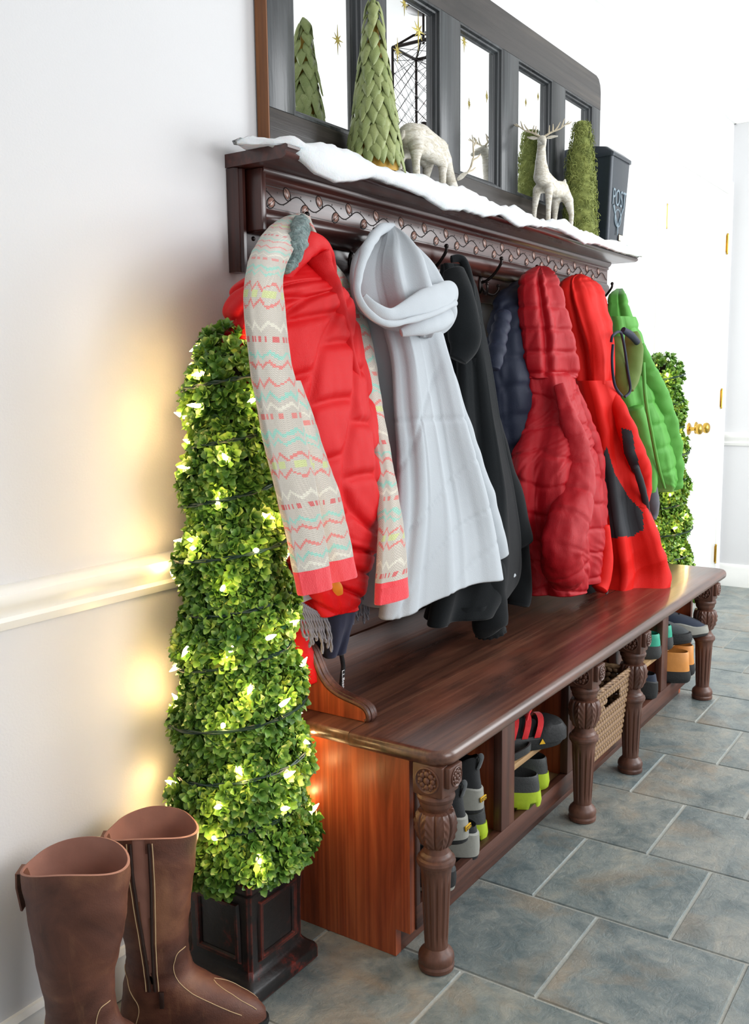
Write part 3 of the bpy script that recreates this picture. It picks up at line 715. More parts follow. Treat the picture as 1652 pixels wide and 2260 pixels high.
# ---- post box
M_box = plain('black_enamel', (38, 46, 54), .32, .2, .05, 120, .15)
M_etch = plain('raised_lettering', (112, 128, 138), .45, .1, .1, 100, .15)
bx = thing('post_box', 'black metal post box with raised lettering at the shelf end', 'mail box', (3.42, -.09, SH + .002))
def ring(z, x0, x1, yf, yb, r=.012):
    P = []
    for cx, cy, a0 in ((x0 + r, yf + r, PI), (x1 - r, yf + r, 1.5 * PI), (x1 - r, yb - r * .2, 0), (x0 + r, yb - r * .2, .5 * PI)):
        for k in range(5):
            a = a0 + PI / 2 * k / 4; q = r if cy == yf + r else r * .2; P.append((cx + r * cos(a) if cy == yf + r else (x1 if cx > (x0 + x1) / 2 else x0), cy + q * sin(a), z))
    return P
b0, b1 = SH + .016, SH + .33
mb = MB(); mb.loft([ring(b0, 3.352, 3.505, -.122, -.036), ring(b0 + .01, 3.35, 3.507, -.125, -.036), ring(b1 - .012, 3.335, 3.52, -.142, -.036)]); mb.build('box_body', M_box, bx, angle=50)
mb = MB(); mb.loft([ring(b1 - .014, 3.331, 3.524, -.147, -.036), ring(b1 - .002, 3.331, 3.524, -.147, -.036), ring(b1 + .02, 3.334, 3.521, -.12, -.036), ring(b1 + .03, 3.338, 3.517, -.06, -.036)]); mb.build('lid', M_box, bx, angle=40)
bw = wloc(bx)
def on_box(x, z): 
    t = (z - b0) / (b1 - b0); return Vector((x, -.1235 - .02 * t - .0015, z))
tilt = math.atan2(.02, b1 - b0)
o = text_part('raised_post_lettering', 'POST', .06, .0012, M_etch, bx, Matrix.Translation(on_box(3.428, b0 + .165) - bw) @ Matrix.Rotation(PI / 2 + tilt, 4, 'X') @ Matrix.Diagonal((.95, 1.35, 1, 1)))
mb = MB()
hc = on_box(3.428, b0 + .1)
P = [hc + Vector((.03 * cos(a), 0, .03 * sin(a))) for a in [k * 2 * PI / 24 for k in range(25)]]; mb.tube(P, .0028, 6)
mb.tube([hc + Vector((-.052, 0, .04)), hc + Vector((-.03, 0, .012)), hc + Vector((0, 0, -.03)), hc + Vector((0, 0, -.06))], [.007, .0035, .0028, .002], 6)
mb.tube([hc + Vector((.052, 0, .04)), hc + Vector((.03, 0, .012)), hc + Vector((0, 0, -.03))], [.004, .0035, .0028], 6)
mb.build('horn_emblem', M_etch, bx)
c = on_box(3.47, b0 + .035)
MB().box(c.x - .024, c.x + .024, c.y - .002, c.y + .006, c.z - .014, c.z + .014, .002).build('name_frame', M_iron, bx)
MB().box(c.x - .019, c.x + .019, c.y - .003, c.y + .002, c.z - .01, c.z + .01).build('name_card', plain('cream_card', (206, 200, 176), .6), bx, smooth=False)
# ================================================================== topiaries with light strings
M_leafg = NT('boxwood_leaf'); _o = M_leafg.n('ShaderNodeObjectInfo'); _v = M_leafg.coord(); _n = M_leafg.noise(_v, 38, 2)
_b = M_leafg.ramp(_n, [(.3, s2l((58, 98, 36))), (.5, s2l((108, 152, 60))), (.7, s2l((170, 192, 90)))])
M_leafg = M_leafg.set(_b, .38, 0, Subsurface_Weight=0.0, Transmission_Weight=0.0)
M_leafy = plain('boxwood_leaf_edge', (178, 186, 92), .45)
M_stem = plain('boxwood_core', (40, 34, 18), .9, 0, .5, 80, .3)
M_pot = NT('distressed_black_paint'); _v = M_pot.coord(); _n = M_pot.noise(_v, 26, 6, .7); _m = M_pot.noise(_v, 5, 3)
_b = M_pot.ramp(_n, [(.5, s2l((22, 20, 20))), (.58, s2l((48, 30, 28))), (.66, s2l((110, 36, 28))), (.8, s2l((134, 62, 46)))])
_bv = M_pot.n('ShaderNodeBevel', samples=4); _bv.inputs[0].default_value = .007; _gm = M_pot.n('ShaderNodeNewGeometry'); _dt = M_pot.n('ShaderNodeVectorMath', operation='DOT_PRODUCT'); M_pot.l(_bv.outputs[0], _dt.inputs[0]); M_pot.l(_gm.outputs['Normal'], _dt.inputs[1])
_ed = M_pot.math('MULTIPLY', M_pot.ramp(_dt.outputs['Value'], [(.9, (1, 1, 1, 1)), (.985, (0, 0, 0, 1))]), M_pot.ramp(_n, [(.38, (0, 0, 0, 1)), (.55, (1, 1, 1, 1))]))
M_pot.bump(_n, .3, .004); M_pot = M_pot.set(M_pot.mix(_ed, M_pot.mix(M_pot.ramp(_m, [(.4, (1, 1, 1, 1)), (.6, (.15, .15, .15, 1))]), _b, s2l((26, 23, 23))), s2l((126, 50, 38))), .33, 0)
M_wire = plain('green_wire', (24, 52, 40), .45)
M_sock = plain('green_socket', (40, 96, 72), .45)
M_bulb = NT('warm_bulb'); M_bulb.set((1, .8, .5, 1), .2, 0, Emission_Strength=28.0); M_bulb.b.inputs['Emission Color'].default_value = (1, .72, .36, 1); M_bulb = M_bulb.m
M_bulb.cycles.emission_sampling = 'NONE'

def sprig_mb(seed, s=1.0):
    r = random.Random(seed); mb = MB(); nl = r.randint(9, 12)
    for k in range(nl):
        a = 2.39996 * k + r.uniform(-.3, .3); el = 1.25 - 1.05 * (k / (nl - 1)) + r.uniform(-.15, .15)
        d = Vector((cos(a) * cos(el), sin(a) * cos(el), sin(el))); sd = Vector((-sin(a), cos(a), 0)); up = sd.cross(d) * -1
        L = r.uniform(.018, .025) * s; W_ = L * r.uniform(.25, .31); b = Vector((0, 0, .004 * s * (1 - k / nl)))
        V = []
        for t, wd, cu in ((0, .12, 0), (.4, .72, .1), (.75, 1.0, .1), (1, .25, .02)):
            c = b + d * (L * t) + up * (L * cu)
            V += [c - sd * W_ * wd + up * (W_ * .3 * wd), c, c + sd * W_ * wd + up * (W_ * .3 * wd)]
        F = []
        for i in range(3):
            for j in range(2):
                q = i * 3 + j; F.append((q, q + 1, q + 4, q + 3))
        mb.add(V, F)
    return mb
SPR = [sprig_mb(100 + k) for k in range(6)]
spr_me = []
for k, mb in enumerate(SPR):
    me = mb.mesh('leaf_sprig', angle=180, fixn=False); me.materials.append(M_leafg); spr_me.append(me)

def make_topiary(cx, cy, label, n_sprig, n_part, seed, z0=.20, z1=1.275, plabel=None):
    r = random.Random(seed)
    T = thing('potted_topiary', label, 'topiary', (cx, cy, 0), 'topiaries at the bench ends')
    H = z1 - z0
    def R(z, a):
        t = max(0.0, (z - z0) / H)
        base = .136 - .072 * t ** 1.2
        base *= min(1, .62 + 6 * max(t, 0)) * min(1, max(.0, (1.004 - t) / .05) ** .5)
        sp = cos(a - 2 * PI * (z / .155) * 1.0)
        return base * (1 + .125 * sp)
    # square urn
    def sq(h, z, ch=.006): return [(cx + sx * (h - (ch if c else 0)), cy + sy * (h - (0 if c else ch)), z) for sx, sy, c in ((-1, -1, 1), (1, -1, 1), (1, -1, 0), (1, 1, 0), (1, 1, 1), (-1, 1, 1), (-1, 1, 0), (-1, -1, 0))]
    pr_ = [(.1, 0), (.104, .006), (.104, .026), (.1, .034), (.09, .042), (.083, .05), (.08, .056), (.081, .15), (.084, .2), (.087, .212), (.09, .218), (.1, .226), (.106, .236), (.107, .25), (.1, .255), (.09, .252), (.088, .225)]
    pot = MB().loft([sq(h, z) for h, z in pr_]).build('planter', M_pot, T, angle=30)
    for ax, sg in ((0, -1), (0, 1), (1, -1), (1, 1)):
        mb = MB(); rr_ = [(.0, 0.0), (.004, .006), (.010, .006), (.014, .001)]
        rings = []
        for i, dp in rr_:
            h = .058 - i; za, zb_ = .068 + i, .194 - i
            q = []
            for u, z in ((-h, za), (h, za), (h, zb_), (-h, zb_)):
                o_ = .0805 + dp + max(0, (z - .15)) * .05
                q.append((cx + (sg * o_ if ax == 0 else u), cy + (u if ax == 0 else sg * o_), z))
            rings.append(q)
        mb.loft(rings, False, False); mb.build('panel_moulding', M_pot, pot, angle=20)
    # core
    mb = MB(); rings = []
    for i in range(60):
        z = z0 - .01 + (H - .02) * i / 59; rings.append([(cx + cos(a) * max(.004, R(z, a) * .80 - .012), min(-.012, cy + sin(a) * max(.004, R(z, a) * .80 - .012)), z) for a in [2 * PI * j / 40 for j in range(40)]])
    mb.loft(rings); mb.build('foliage_core', M_stem, T)
    big = MB(); cand = []
    k = 0; ga = 2.399963
    tot = n_sprig
    for i in range(tot):
        t = (i + .5) / tot; t = 1 - (1 - t) ** .72
        z = z0 + .005 + (H - .012) * t; a = ga * i + r.uniform(-.1, .1); q = R(z, a)
        for layer in (0, 1):
            qq = q * (.97 if layer == 0 else .86) - .008
            aa = a + layer * .13; zz = z + layer * .008
            p = Vector((cx + cos(aa) * qq, cy + sin(aa) * qq, zz))
            if p.y > -.028: p.y = -.028 - r.random() * .006
            nrm = Vector((cos(aa), sin(aa), .35 + .9 * max(0, t - .93) * 14)).normalized()
            nrm = (nrm + Vector((r.uniform(-.5, .5), r.uniform(-.5, .5), r.uniform(-.35, .5)))).normalized()
            s = r.uniform(.85, 1.2)
            M4 = Matrix.Translation(p) @ nrm.to_track_quat('Z', 'Y').to_matrix().to_4x4() @ Matrix.Rotation(r.random() * 6, 4, 'Z') @ Matrix.Scale(s, 4)
            vis = nrm.dot((CAM - p).normalized()) - layer * .8 + r.uniform(0, .35)
            cand.append((vis, M4))
    cand.sort(key=lambda c: -c[0]); off = wloc(T)
    for i, (vis, M4) in enumerate(cand):
        if i < n_part: link_mesh('leaf_sprig', spr_me[i % 6], T, Matrix.Translation(-off) @ M4)
        else:
            src = SPR[i % 6]; big.add([M4 @ Vector(p) for p in src.v], src.f)
    big.build('foliage', M_leafg, T, angle=180, fixn=False, kind='stuff')
    return T, R

def light_string(label, cx, cy, R, bulbs, z0, z1, pitch, power, nl):
    LS = thing('light_string', label, 'string lights', (cx, cy, z0), 'light strings on the topiaries')
    mb = MB(); P = []; n = int((z1 - z0) / pitch * 36)
    for i in range(n + 1):
        z = z0 + (z1 - z0) * i / n; a = 2 * PI * (z / pitch) + 2.2; q = R(z, a) + .008 + .005 * noise.noise(Vector((z * 30, 0, 0)))
        p = Vector((cx + cos(a) * q, cy + sin(a) * q, z + .01 * noise.noise(Vector((z * 16, 3, 1))))); p.y = min(p.y, -.012); P.append(p)
    for ph in (0, PI):
        mb.tube([p + Vector((.0022 * cos(i * 1.3 + ph), .0022 * sin(i * 1.3 + ph) * .5, .0022 * sin(i * 1.3 + ph))) for i, p in enumerate(P)], .0019, 5)
    mb.build('wire', M_wire, LS)
    off = wloc(LS)
    sk = MB(); sk.lathe([(.0035, -.026), (.004, -.024), (.004, -.008), (.0034, -.004)], n=8); sk_me = sk.mesh('socket'); sk_me.materials.append(M_sock)
    bl = MB(); bl.lathe([(.003, -.006), (.0042, 0), (.0046, .005), (.0038, .011), (.0022, .016), (.0006, .021)], n=10); bl_me = bl.mesh('bulb'); bl_me.materials.append(M_bulb)
    r = random.Random(3)
    for i, (p, out) in enumerate(bulbs):
        d = (Vector(out) + Vector((r.uniform(-.8, .8), r.uniform(-.8, .8), r.uniform(-.6, .9)))).normalized()
        M4 = Matrix.Translation(Vector(p) - off) @ d.to_track_quat('Z', 'Y').to_matrix().to_4x4()
        b = link_mesh('bulb', bl_me, LS, M4); link_mesh('socket', sk_me, b)
        if i % nl == 0:
            l = bpy.data.lights.new('bulb_glow', 'POINT'); l.energy = power; l.color = (1, .62, .27); l.shadow_soft_size = .006
            lo = bpy.data.objects.new('bulb_glow', l); COL.objects.link(lo); lo.parent = b; lo.location = (0, 0, .03)
    return LS
NBULBS = [(540, 745), (425, 765), (445, 825), (437, 895), (547, 888), (402, 920), (613, 915), (625, 930), (596, 972), (500, 1015), (415, 1030), (480, 1115), (583, 1138), (378, 1195), (430, 1210), (563, 1215), (637, 1235), (388, 1278), (490, 1300), (640, 1378), (592, 1408), (412, 1432), (512, 1430), (372, 1472), (665, 1470), (553, 1517), (395, 1548), (622, 1555), (492, 1600), (668, 1635), (525, 1695), (632, 1712), (385, 1730), (485, 1780), (687, 1790), (625, 1785), (475, 1850), (570, 1890), (610, 735)]
T1X, T1Y = 1.333, -.150
tp1, R1 = make_topiary(T1X, T1Y, 'spiral boxwood topiary in a black square urn beside the boots', 1500, 300, 21)
def on_tree(px, py, cx, cy, R):
    """meet the sight line with the foliage surface"""
    d = (at(px, py, Y=cy) - CAM).normalized(); L = (Vector((cx, cy, 0)) - Vector((CAM.x, CAM.y, 0))).length / math.hypot(d.x, d.y)
    best = None
    for k in range(140):
        p = CAM + d * (L - .2 + .0025 * k); a = math.atan2(p.y - cy, p.x - cx); rho = math.hypot(p.x - cx, p.y - cy)
        e = rho - (R(p.z, a) + .004)
        if e <= 0: return p, (cos(a), sin(a), 0)
        if best is None or e < best[0]: best = (e, p, a)
    _, p, a = best; q = R(p.z, a) + .004
    return Vector((cx + cos(a) * q, cy + sin(a) * q, p.z)), (cos(a), sin(a), 0)
bl = [on_tree(px, py, T1X, T1Y, R1) for px, py in NBULBS]
rr = random.Random(4)
for k in range(10):
    z = .32 + .88 * (k + .5) / 10; a = PI / 2 + (-1) ** k * rr.uniform(.1, 1.0) + (.5 if k % 3 == 0 else 0); q = R1(z, a) + .004
    p = Vector((T1X + cos(a) * q, T1Y + sin(a) * q, z)); p.y = min(p.y, -.06); bl.append((p, (cos(a), 0, 0)))
for k in range(5):
    z = .3 + .07 * k; a = rr.uniform(-.5, .45); q = R1(z, a) + .006; bl.append((Vector((T1X + cos(a) * q, T1Y + sin(a) * q, z)), (cos(a), sin(a), 0)))
light_string('warm white light string wound around the near topiary', T1X, T1Y, R1, bl, .27, 1.24, .105, .115, 1)
T2X, T2Y = 3.905, -.165
tp2, R2 = make_topiary(T2X, T2Y, 'spiral boxwood topiary standing beyond the far end of the bench', 1000, 220, 22)
FB = [(1440, 812), (1472, 825), (1459, 870), (1478, 898), (1490, 962), (1497, 1020), (1478, 1093), (1448, 1162), (1487, 1166), (1458, 1213), (1500, 1210), (1505, 1140), (1470, 1010), (1462, 940)]
bl = [on_tree(px, py, T2X, T2Y, R2) for px, py in FB]
for k in range(6):
    z = .35 + .85 * (k + .5) / 6; a = rr.uniform(-.6, 1.2); q = R2(z, a) + .004; bl.append((Vector((T2X + cos(a) * q, min(-.02, T2Y + sin(a) * q), z)), (cos(a), sin(a), 0)))
light_string('warm white light string wound around the far topiary', T2X, T2Y, R2, bl, .27, 1.24, .105, .115, 1)
# ================================================================== garments
def sec(py, xL, xR, Y, b):
    """measured outline row -> horizontal section: centre, half width along the wall a, half depth b"""
    c = at((xL + xR) / 2, py, Y=Y); w_ = (xR - xL) / 2 * mpp(c)
    h = Vector((c.x - CAM.x, c.y - CAM.y)).normalized(); lx_, ly_ = abs(h.y), abs(h.x)      # lateral direction components
    b = min(b, .9 * w_ / ly_)
    a = math.sqrt(max(w_ * w_ - (b * ly_) ** 2, 1e-6)) / lx_
    return (c.x, c.y, c.z, a, b)
def smooth01(t): t = max(0, min(1, t)); return t * t * (3 - 2 * t)
def cloth(rows, N=120, Mr=90, folds=(), amp=lambda t: 0.0, puff=None, sq=2.2, hem=None, thick=.008, wr=.0, wrs=18, split=None, top_close=True, rough_top=0):
    """lofted garment shell; rows of measured outlines; folds = [(count, weight, phase, drift)]"""
    S = crom([sec(*r) for r in rows], Mr); mb = MB(); rings = []; uvs = []
    vl = 0; prev = None
    for i, (cx, cy, z, a, b) in enumerate(S):
        a = max(a, .004); b = max(b, .004)
        t = i / (Mr - 1)
        if prev: vl += (Vector((cx, cy, z)) - prev).length
        prev = Vector((cx, cy, z)); ring = []; A = amp(t); rad = math.sqrt((a * a + b * b) / 2)
        for j in range(N):
            th = 2 * PI * j / N; c_, s_ = cos(th), sin(th)
            ex = 2 / sq; x = a * math.copysign(abs(c_) ** ex, c_); y = b * math.copysign(abs(s_) ** ex, s_)
            nx, ny = c_ / a, s_ / b; nl = math.hypot(nx, ny); nx /= nl; ny /= nl
            d = 0
            for (n_, w_, ph, dr) in folds:
                q = sin(n_ * th + ph + dr * t); d += w_ * (math.copysign(abs(q) ** .75, q))
            d *= A
            if puff: d += puff(th, th * rad, vl, t)
            zz = z + (hem(th) * smooth01((t - .75) / .25) if hem else 0)
            if wr: d += wr * noise.noise(Vector(((cx + x) * wrs, (cy + y) * wrs, zz * wrs * .6))) + wr * .5 * noise.noise(Vector(((cx + x) * wrs * 2.3, (cy + y) * wrs * 2.3, zz * wrs * 1.2)))
            d = max(d, -.6 * min(a, b))
            ring.append((cx + x + nx * d, min(cy + y + ny * d, -.026), zz)); uvs.append((th * rad, vl))
        rings.append(ring)
    # turned hem
    last = rings[-1]; cx, cy = S[-1][0], S[-1][1]
    for k, (f, up) in enumerate(((1 - thick * .4 / max(S[-1][3], .02), -.003), (1 - thick * 1.6 / max(S[-1][3], .02), .001), (1 - thick * 2.2 / max(S[-1][3], .02), .03))):
        rings.append([(cx + (x - cx) * f, cy + (y - cy) * f, z + up) for x, y, z in last]); uvs += [(2 * PI * j / N * .1, vl) for j in range(N)]
    mb.loft(rings, True, False, True, uvs)
    return mb
def pick(mb, pred):
    """faces whose centre satisfies pred move to a second builder"""
    o = MB(); keep = []
    for f in mb.f:
        c = Vector((0, 0, 0))
        for i in f: c += Vector(mb.v[i])
        c /= len(f)
        if pred(c, f): 
            o.add([mb.v[i] for i in f], [tuple(range(len(f)))], [mb.uv[i] for i in f])
        else: keep.append(f)
    mb.f = keep; return o
def in_poly(x, y, P):
    r = False; j = len(P) - 1
    for i in range(len(P)):
        if (P[i][1] > y) != (P[j][1] > y) and x < (P[j][0] - P[i][0]) * (y - P[i][1]) / (P[j][1] - P[i][1]) + P[i][0]: r = not r
        j = i
    return r
def limb(pts, n=20, Mr=50, wr=.004, wrs=25, puff=None, flat=.75, cap=True, seed=0):
    """sleeve or roll: pts = (px, py, Y, half width in px)"""
    L = []
    for px, py, Y, r in pts:
        p = at(px, py, Y=Y); L.append((p.x, p.y, p.z, r * mpp(p)))
    L = crom(L, Mr); mb = MB(); rings = []; uvs = []; vl = 0
    for i, (x, y, z, r) in enumerate(L):
        a = Vector(L[max(i - 1, 0)][:3]); b = Vector(L[min(i + 1, Mr - 1)][:3]); tg = (b - a).normalized(); p = Vector((x, y, z))
        if i: vl += (p - Vector(L[i - 1][:3])).length
        lat = tg.cross((CAM - p).normalized()); lat.normalize(); dep = lat.cross(tg)
        ring = []
        for j in range(n):
            th = 2 * PI * j / n; d = r
            q = p + lat * (cos(th) * r) + dep * (sin(th) * r * flat)
            dd = wr * (noise.noise(q * wrs + Vector((seed, 0, 0))) + .5 * noise.noise(q * wrs * 2.1))
            if puff: dd += puff(th, th * r, vl, i / (Mr - 1))
            q += (lat * cos(th) + dep * sin(th)) * dd
            q.y = min(q.y, -.024)
            ring.append(q); uvs.append((th * r, vl))
        rings.append(ring)
    mb.loft(rings, cap, cap, True, uvs); return mb
def seam(d, w_): return 1 - math.exp(-(d / w_) ** 2)
def near(x, p): 
    r = x % p; return min(r, p - r)
WAIST = Vector((0, 0, 0))

M_vest = fabric('red_nylon', (204, 12, 19), .42, .0, 900, .5, .5, 16, .06, 0.2)
M_fl = fabric('pale_grey_fleece', (180, 186, 191), .95, .1, 500, .35, .12, 6, .04, .2)
M_bk = fabric('black_fleece', (24, 27, 29), .95, .12, 500, .35, .15, 8, .1, .15)
M_nvq = fabric('navy_nylon', (34, 40, 58), .5, .0, 900, .4, .6, 18, .1, 0.25)
M_nvf = fabric('navy_fleece', (36, 40, 60), .95, .12, 500, .3, .15, 8, .1, .15)
M_drd = fabric('crimson_nylon', (172, 12, 26), .34, .0, 900, .6, .7, 20, .07, 0.3)
M_shell = fabric('scarlet_shell', (206, 19, 9), .55, .0, 900, .45, .5, 9, .05, 0.2)
M_shellb = fabric('charcoal_shell', (42, 44, 48), .6, .0, 900, .45, .5, 9, .08, .35)
M_grn = fabric('green_nylon', (84, 152, 62), .45, .0, 900, .5, .7, 17, .08, 0.25)
M_grnl = fabric('olive_lining', (92, 112, 48), .6, .0, 900, .4, .6, 14, .08, .3)
M_dgry = fabric('slate_grey_fleece', (88, 92, 100), .9, .4, 500, .3, .2, 10, .1, .2)
M_sherpa = NT('teal_sherpa'); _v = M_sherpa.coord(); _n = M_sherpa.noise(_v, 95, 4, .7, 1.0); M_sherpa.bump(_n, 1.0, .012)
M_sherpa = M_sherpa.set(M_sherpa.ramp(_n, [(.35, s2l((74, 104, 104))), (.65, s2l((140, 164, 160)))]), .95, 0, Sheen_Weight=.4)
M_wool = fabric('grey_wool_fringe', (116, 116, 124), .9, .4, 600, .4, .1, 10, .15, .2)
M_orange = plain('orange_lining', (206, 124, 26), .6)
M_black = plain('black_webbing', (16, 16, 18), .6, 0, .2, 400, .2)

# fair isle knit: bands and zigzags along the length of the scarf
def fairisle():
    t = NT('fair_isle_knit'); tc = t.n('ShaderNodeTexCoord'); sp = t.n('ShaderNodeSeparateXYZ'); t.l(tc.outputs['UV'], sp.inputs[0]); U, V_ = sp.outputs[0], sp.outputs[1]
    # snap to stitches
    Us = t.math('MULTIPLY', t.math('FLOOR', t.math('MULTIPLY', U, 300)), 1 / 300); Vs = t.math('MULTIPLY', t.math('FLOOR', t.math('MULTIPLY', V_, 300)), 1 / 300)
    base = t.mix(t.noise(t.coord('UV', (9, 9, 9)), 1, 2), s2l((196, 186, 172)), s2l((206, 198, 186)))
    tri = t.math('PINGPONG', Us, .013)
    c = base
    P = .30
    def band(v0, wdt, colr, zig, c, dots=0.0, fac=.85):
        vv = t.math('SUBTRACT', Vs, t.math('MULTIPLY', tri, zig)) if zig else Vs
        fr = t.math('FRACT', t.math('DIVIDE', vv, P)); d = t.math('ABSOLUTE', t.math('SUBTRACT', fr, v0 / P)); m_ = t.math('LESS_THAN', d, wdt / P / 2)
        if dots: m_ = t.math('MULTIPLY', m_, t.math('GREATER_THAN', t.math('PINGPONG', Us, dots), dots * .45))
        return t.mix(t.math('MULTIPLY', m_, fac), c, s2l(colr))
    coral, mint, cream, red, yel = (226, 112, 104), (142, 208, 190), (228, 222, 204), (214, 44, 52), (206, 222, 116)
    c = band(.018, .006, coral, 1.0, c); c = band(.042, .008, mint, 1.0, c); c = band(.06, .006, cream, 1.0, c); c = band(.084, .011, coral, 0, c, .008)
    c = band(.108, .008, mint, .9, c); c = band(.124, .005, mint, .9, c); c = band(.15, .006, coral, 1.1, c); c = band(.172, .015, yel, 0, c, .014, .6); c = band(.196, .006, coral, -1.1, c)
    c = band(.222, .007, cream, 1.0, c); c = band(.25, .010, red, 0, c, .006, .8); c = band(.272, .006, mint, .8, c); c = band(.288, .006, coral, .8, c)
    kn = t.math('MULTIPLY', t.math('PINGPONG', t.math('ADD', V_, t.math('MULTIPLY', t.math('PINGPONG', U, .0017), 1.2)), .0018), 550)
    t.bump(kn, .6, .002); t.bmp = None
    return t.set(c, .95, 0, Sheen_Weight=.5)
M_fair = fairisle(); M_cuff = fabric('coral_knit', (222, 62, 70), .95, .5, 300, .6, .1, 8, .08, .2)

# ---- 1 navy fleece, red sleeve and grey fringed scarf hanging under the vest
g = thing('navy_fleece_jacket', 'navy fleece jacket hanging behind and below the red vest', 'jacket', (1.63, -.1, .55))
mb = cloth([(700, 560, 700, -.09, .05), (900, 580, 720, -.09, .055), (1100, 600, 745, -.1, .06), (1250, 622, 775, -.12, .07), (1340, 655, 786, -.13, .07), (1400, 672, 770, -.13, .06), (1440, 680, 758, -.13, .055)], 90, 70, [(3, .6, 1, 2), (5, .4, 2, -1)], lambda t: .012 * t, None, 2.2, None, .008, .004)
mb.build('jacket_body', M_nvf, g)
mb = limb([(752, 1440, -.15, 5), (757, 1470, -.15, 5), (755, 1490, -.15, 5), (751, 1520, -.15, 4)], 6, 10, 0, flat=.35); zp = mb.build('zip_pull', M_black, g)
c_ = at(754, 1497, Y=-.15)
text_part('zip_pull_lettering', 'L.L.Bean', .0125, .0002, plain('white_thread', (220, 220, 220), .7), zp, Matrix.Translation(c_ + Vector((-.003, -.006, 0)) - wloc(zp)) @ Matrix.Rotation(PI / 2, 4, 'X') @ Matrix.Rotation(-PI / 2, 4, 'Z')  )
mb = limb([(640, 1300, -.11, 26), (655, 1400, -.12, 28), (672, 1460, -.13, 29), (690, 1500, -.14, 28)], 28, 30, .004); g2 = mb.build('red_sleeve', M_vest, angle=180, label='red nylon coat sleeve poking out below the grey fringe', cat='sleeve')
def fringe(name, label, cat, spots, mat, bandpts):
    g = thing(name, label, cat, at(*spots[0][0][:2], Y=spots[0][0][2]), 'fringed scarf ends under the vest')
    mb = cloth(bandpts, 60, 50, [(3, .7, .5, 2)], lambda t: .006, None, 2.6, None, .005, .002); mb.build('scarf_cloth', mat, g)
    for P in spots:
        mb = MB(); pts = crom([tuple(at(x, y, Y=Y)) for x, y, Y in P], 16)
        for ph in (0, PI): mb.tube([Vector(p) + Vector((.0016 * cos(i * 1.1 + ph), .0016 * sin(i * 1.1 + ph), 0)) for i, p in enumerate(pts)], .0022, 6)
        mb.build('tassel', mat, g)
    return g
rr = random.Random(8); sp = []
for k in range(11):
    x = 650 + k * 4.4; sp.append([(x + 2, 1320 + k * 3, -.19), (x + 12 + k * 1.2, 1362, -.195), (x + 20 + k * 1.5 + rr.uniform(-3, 3), 1400, -.195), (x + 24 + k * 1.2 + rr.uniform(-4, 4), 1425 + rr.uniform(-22, 18), -.195)])
fringe('fringed_scarf', 'dark grey fringed wool scarf end beside the topiary', 'scarf', sp, M_wool, [(900, 585, 640, -.11, .018), (1150, 610, 680, -.13, .018), (1320, 640, 705, -.185, .014)])
sp = []
for k in range(8):
    x = 782 + k * 4.6; sp.append([(x, 1270 + rr.uniform(-3, 3), -.13), (x + 1, 1310, -.13), (x + rr.uniform(-3, 3), 1345, -.13), (x + rr.uniform(-4, 3), 1368 + rr.uniform(-12, 12), -.13)])
fringe('fringed_scarf', 'light grey wool scarf fringe between the red vest and pale fleece', 'scarf', sp, M_wool, [(950, 770, 800, -.1, .014), (1100, 775, 812, -.115, .014), (1272, 780, 822, -.13, .012)])

# ---- 2 red quilted vest
g = thing('quilted_vest', 'bright red quilted puffer vest under the patterned scarf', 'vest', (1.64, -.16, .66))
def vest_puff(th, U, V_, t):
    k = smooth01((t - .1) / .1)
    u = U + .30 * V_ + .012 * sin(V_ * 14); d1 = near(u, .105); row_ = math.floor(u / .105); d2 = near(V_ + .05 * (row_ % 2) + .10 * U + .01 * sin(U * 20), .115)
    return k * .013 * (seam(d1, .011) * seam(d2, .012)) ** .7 - .006 + .002 * noise.noise(Vector((U * 40, V_ * 14, 1)))
mb = cloth([(560, 615, 722, -.13, .035), (600, 572, 740, -.15, .05), (640, 536, 770, -.16, .06), (700, 516, 790, -.165, .065), (800, 520, 808, -.17, .068), (900, 535, 824, -.175, .07), (1000, 556, 842, -.18, .072), (1100, 585, 853, -.18, .072), (1180, 618, 852, -.18, .07), (1250, 645, 818, -.18, .066), (1310, 668, 795, -.18, .06), (1345, 680, 788, -.18, .056)], 240, 220, [(2, .5, .6, 1), (4, .5, 2.2, -2), (7, .25, 1, 2)], lambda t: .012 * smooth01(t * 2), vest_puff, 2.2, None, .01, .002)
mb.build('quilted_body', M_vest, g, angle=180)
mb = limb([(620, 612, -.19, 16), (650, 575, -.2, 24), (680, 540, -.2, 26), (712, 556, -.19, 22), (726, 610, -.17, 17)], 26, 40, .004, 22); mb.build('collar', M_vest, g, angle=180)
mb = limb([(700, 560, -.2, 24), (730, 640, -.21, 26), (752, 710, -.215, 20), (775, 800, -.215, 13), (800, 900, -.21, 8)], 28, 60, .005, 20, None, .5); mb.build('front_placket', M_vest, g, angle=180)
mb = limb([(672, 486, -.11, 10), (662, 500, -.17, 18), (655, 540, -.215, 21), (640, 580, -.225, 17), (628, 604, -.225, 9)], 30, 60, .008, 60, None, .8); mb.build('sherpa_collar', M_sherpa, g, angle=180)
mb = limb([(738, 1284, -.232, 10), (744, 1298, -.234, 12), (748, 1312, -.23, 9)], 14, 12, .001, flat=.4); mb.build('lining_tab', M_orange, g)

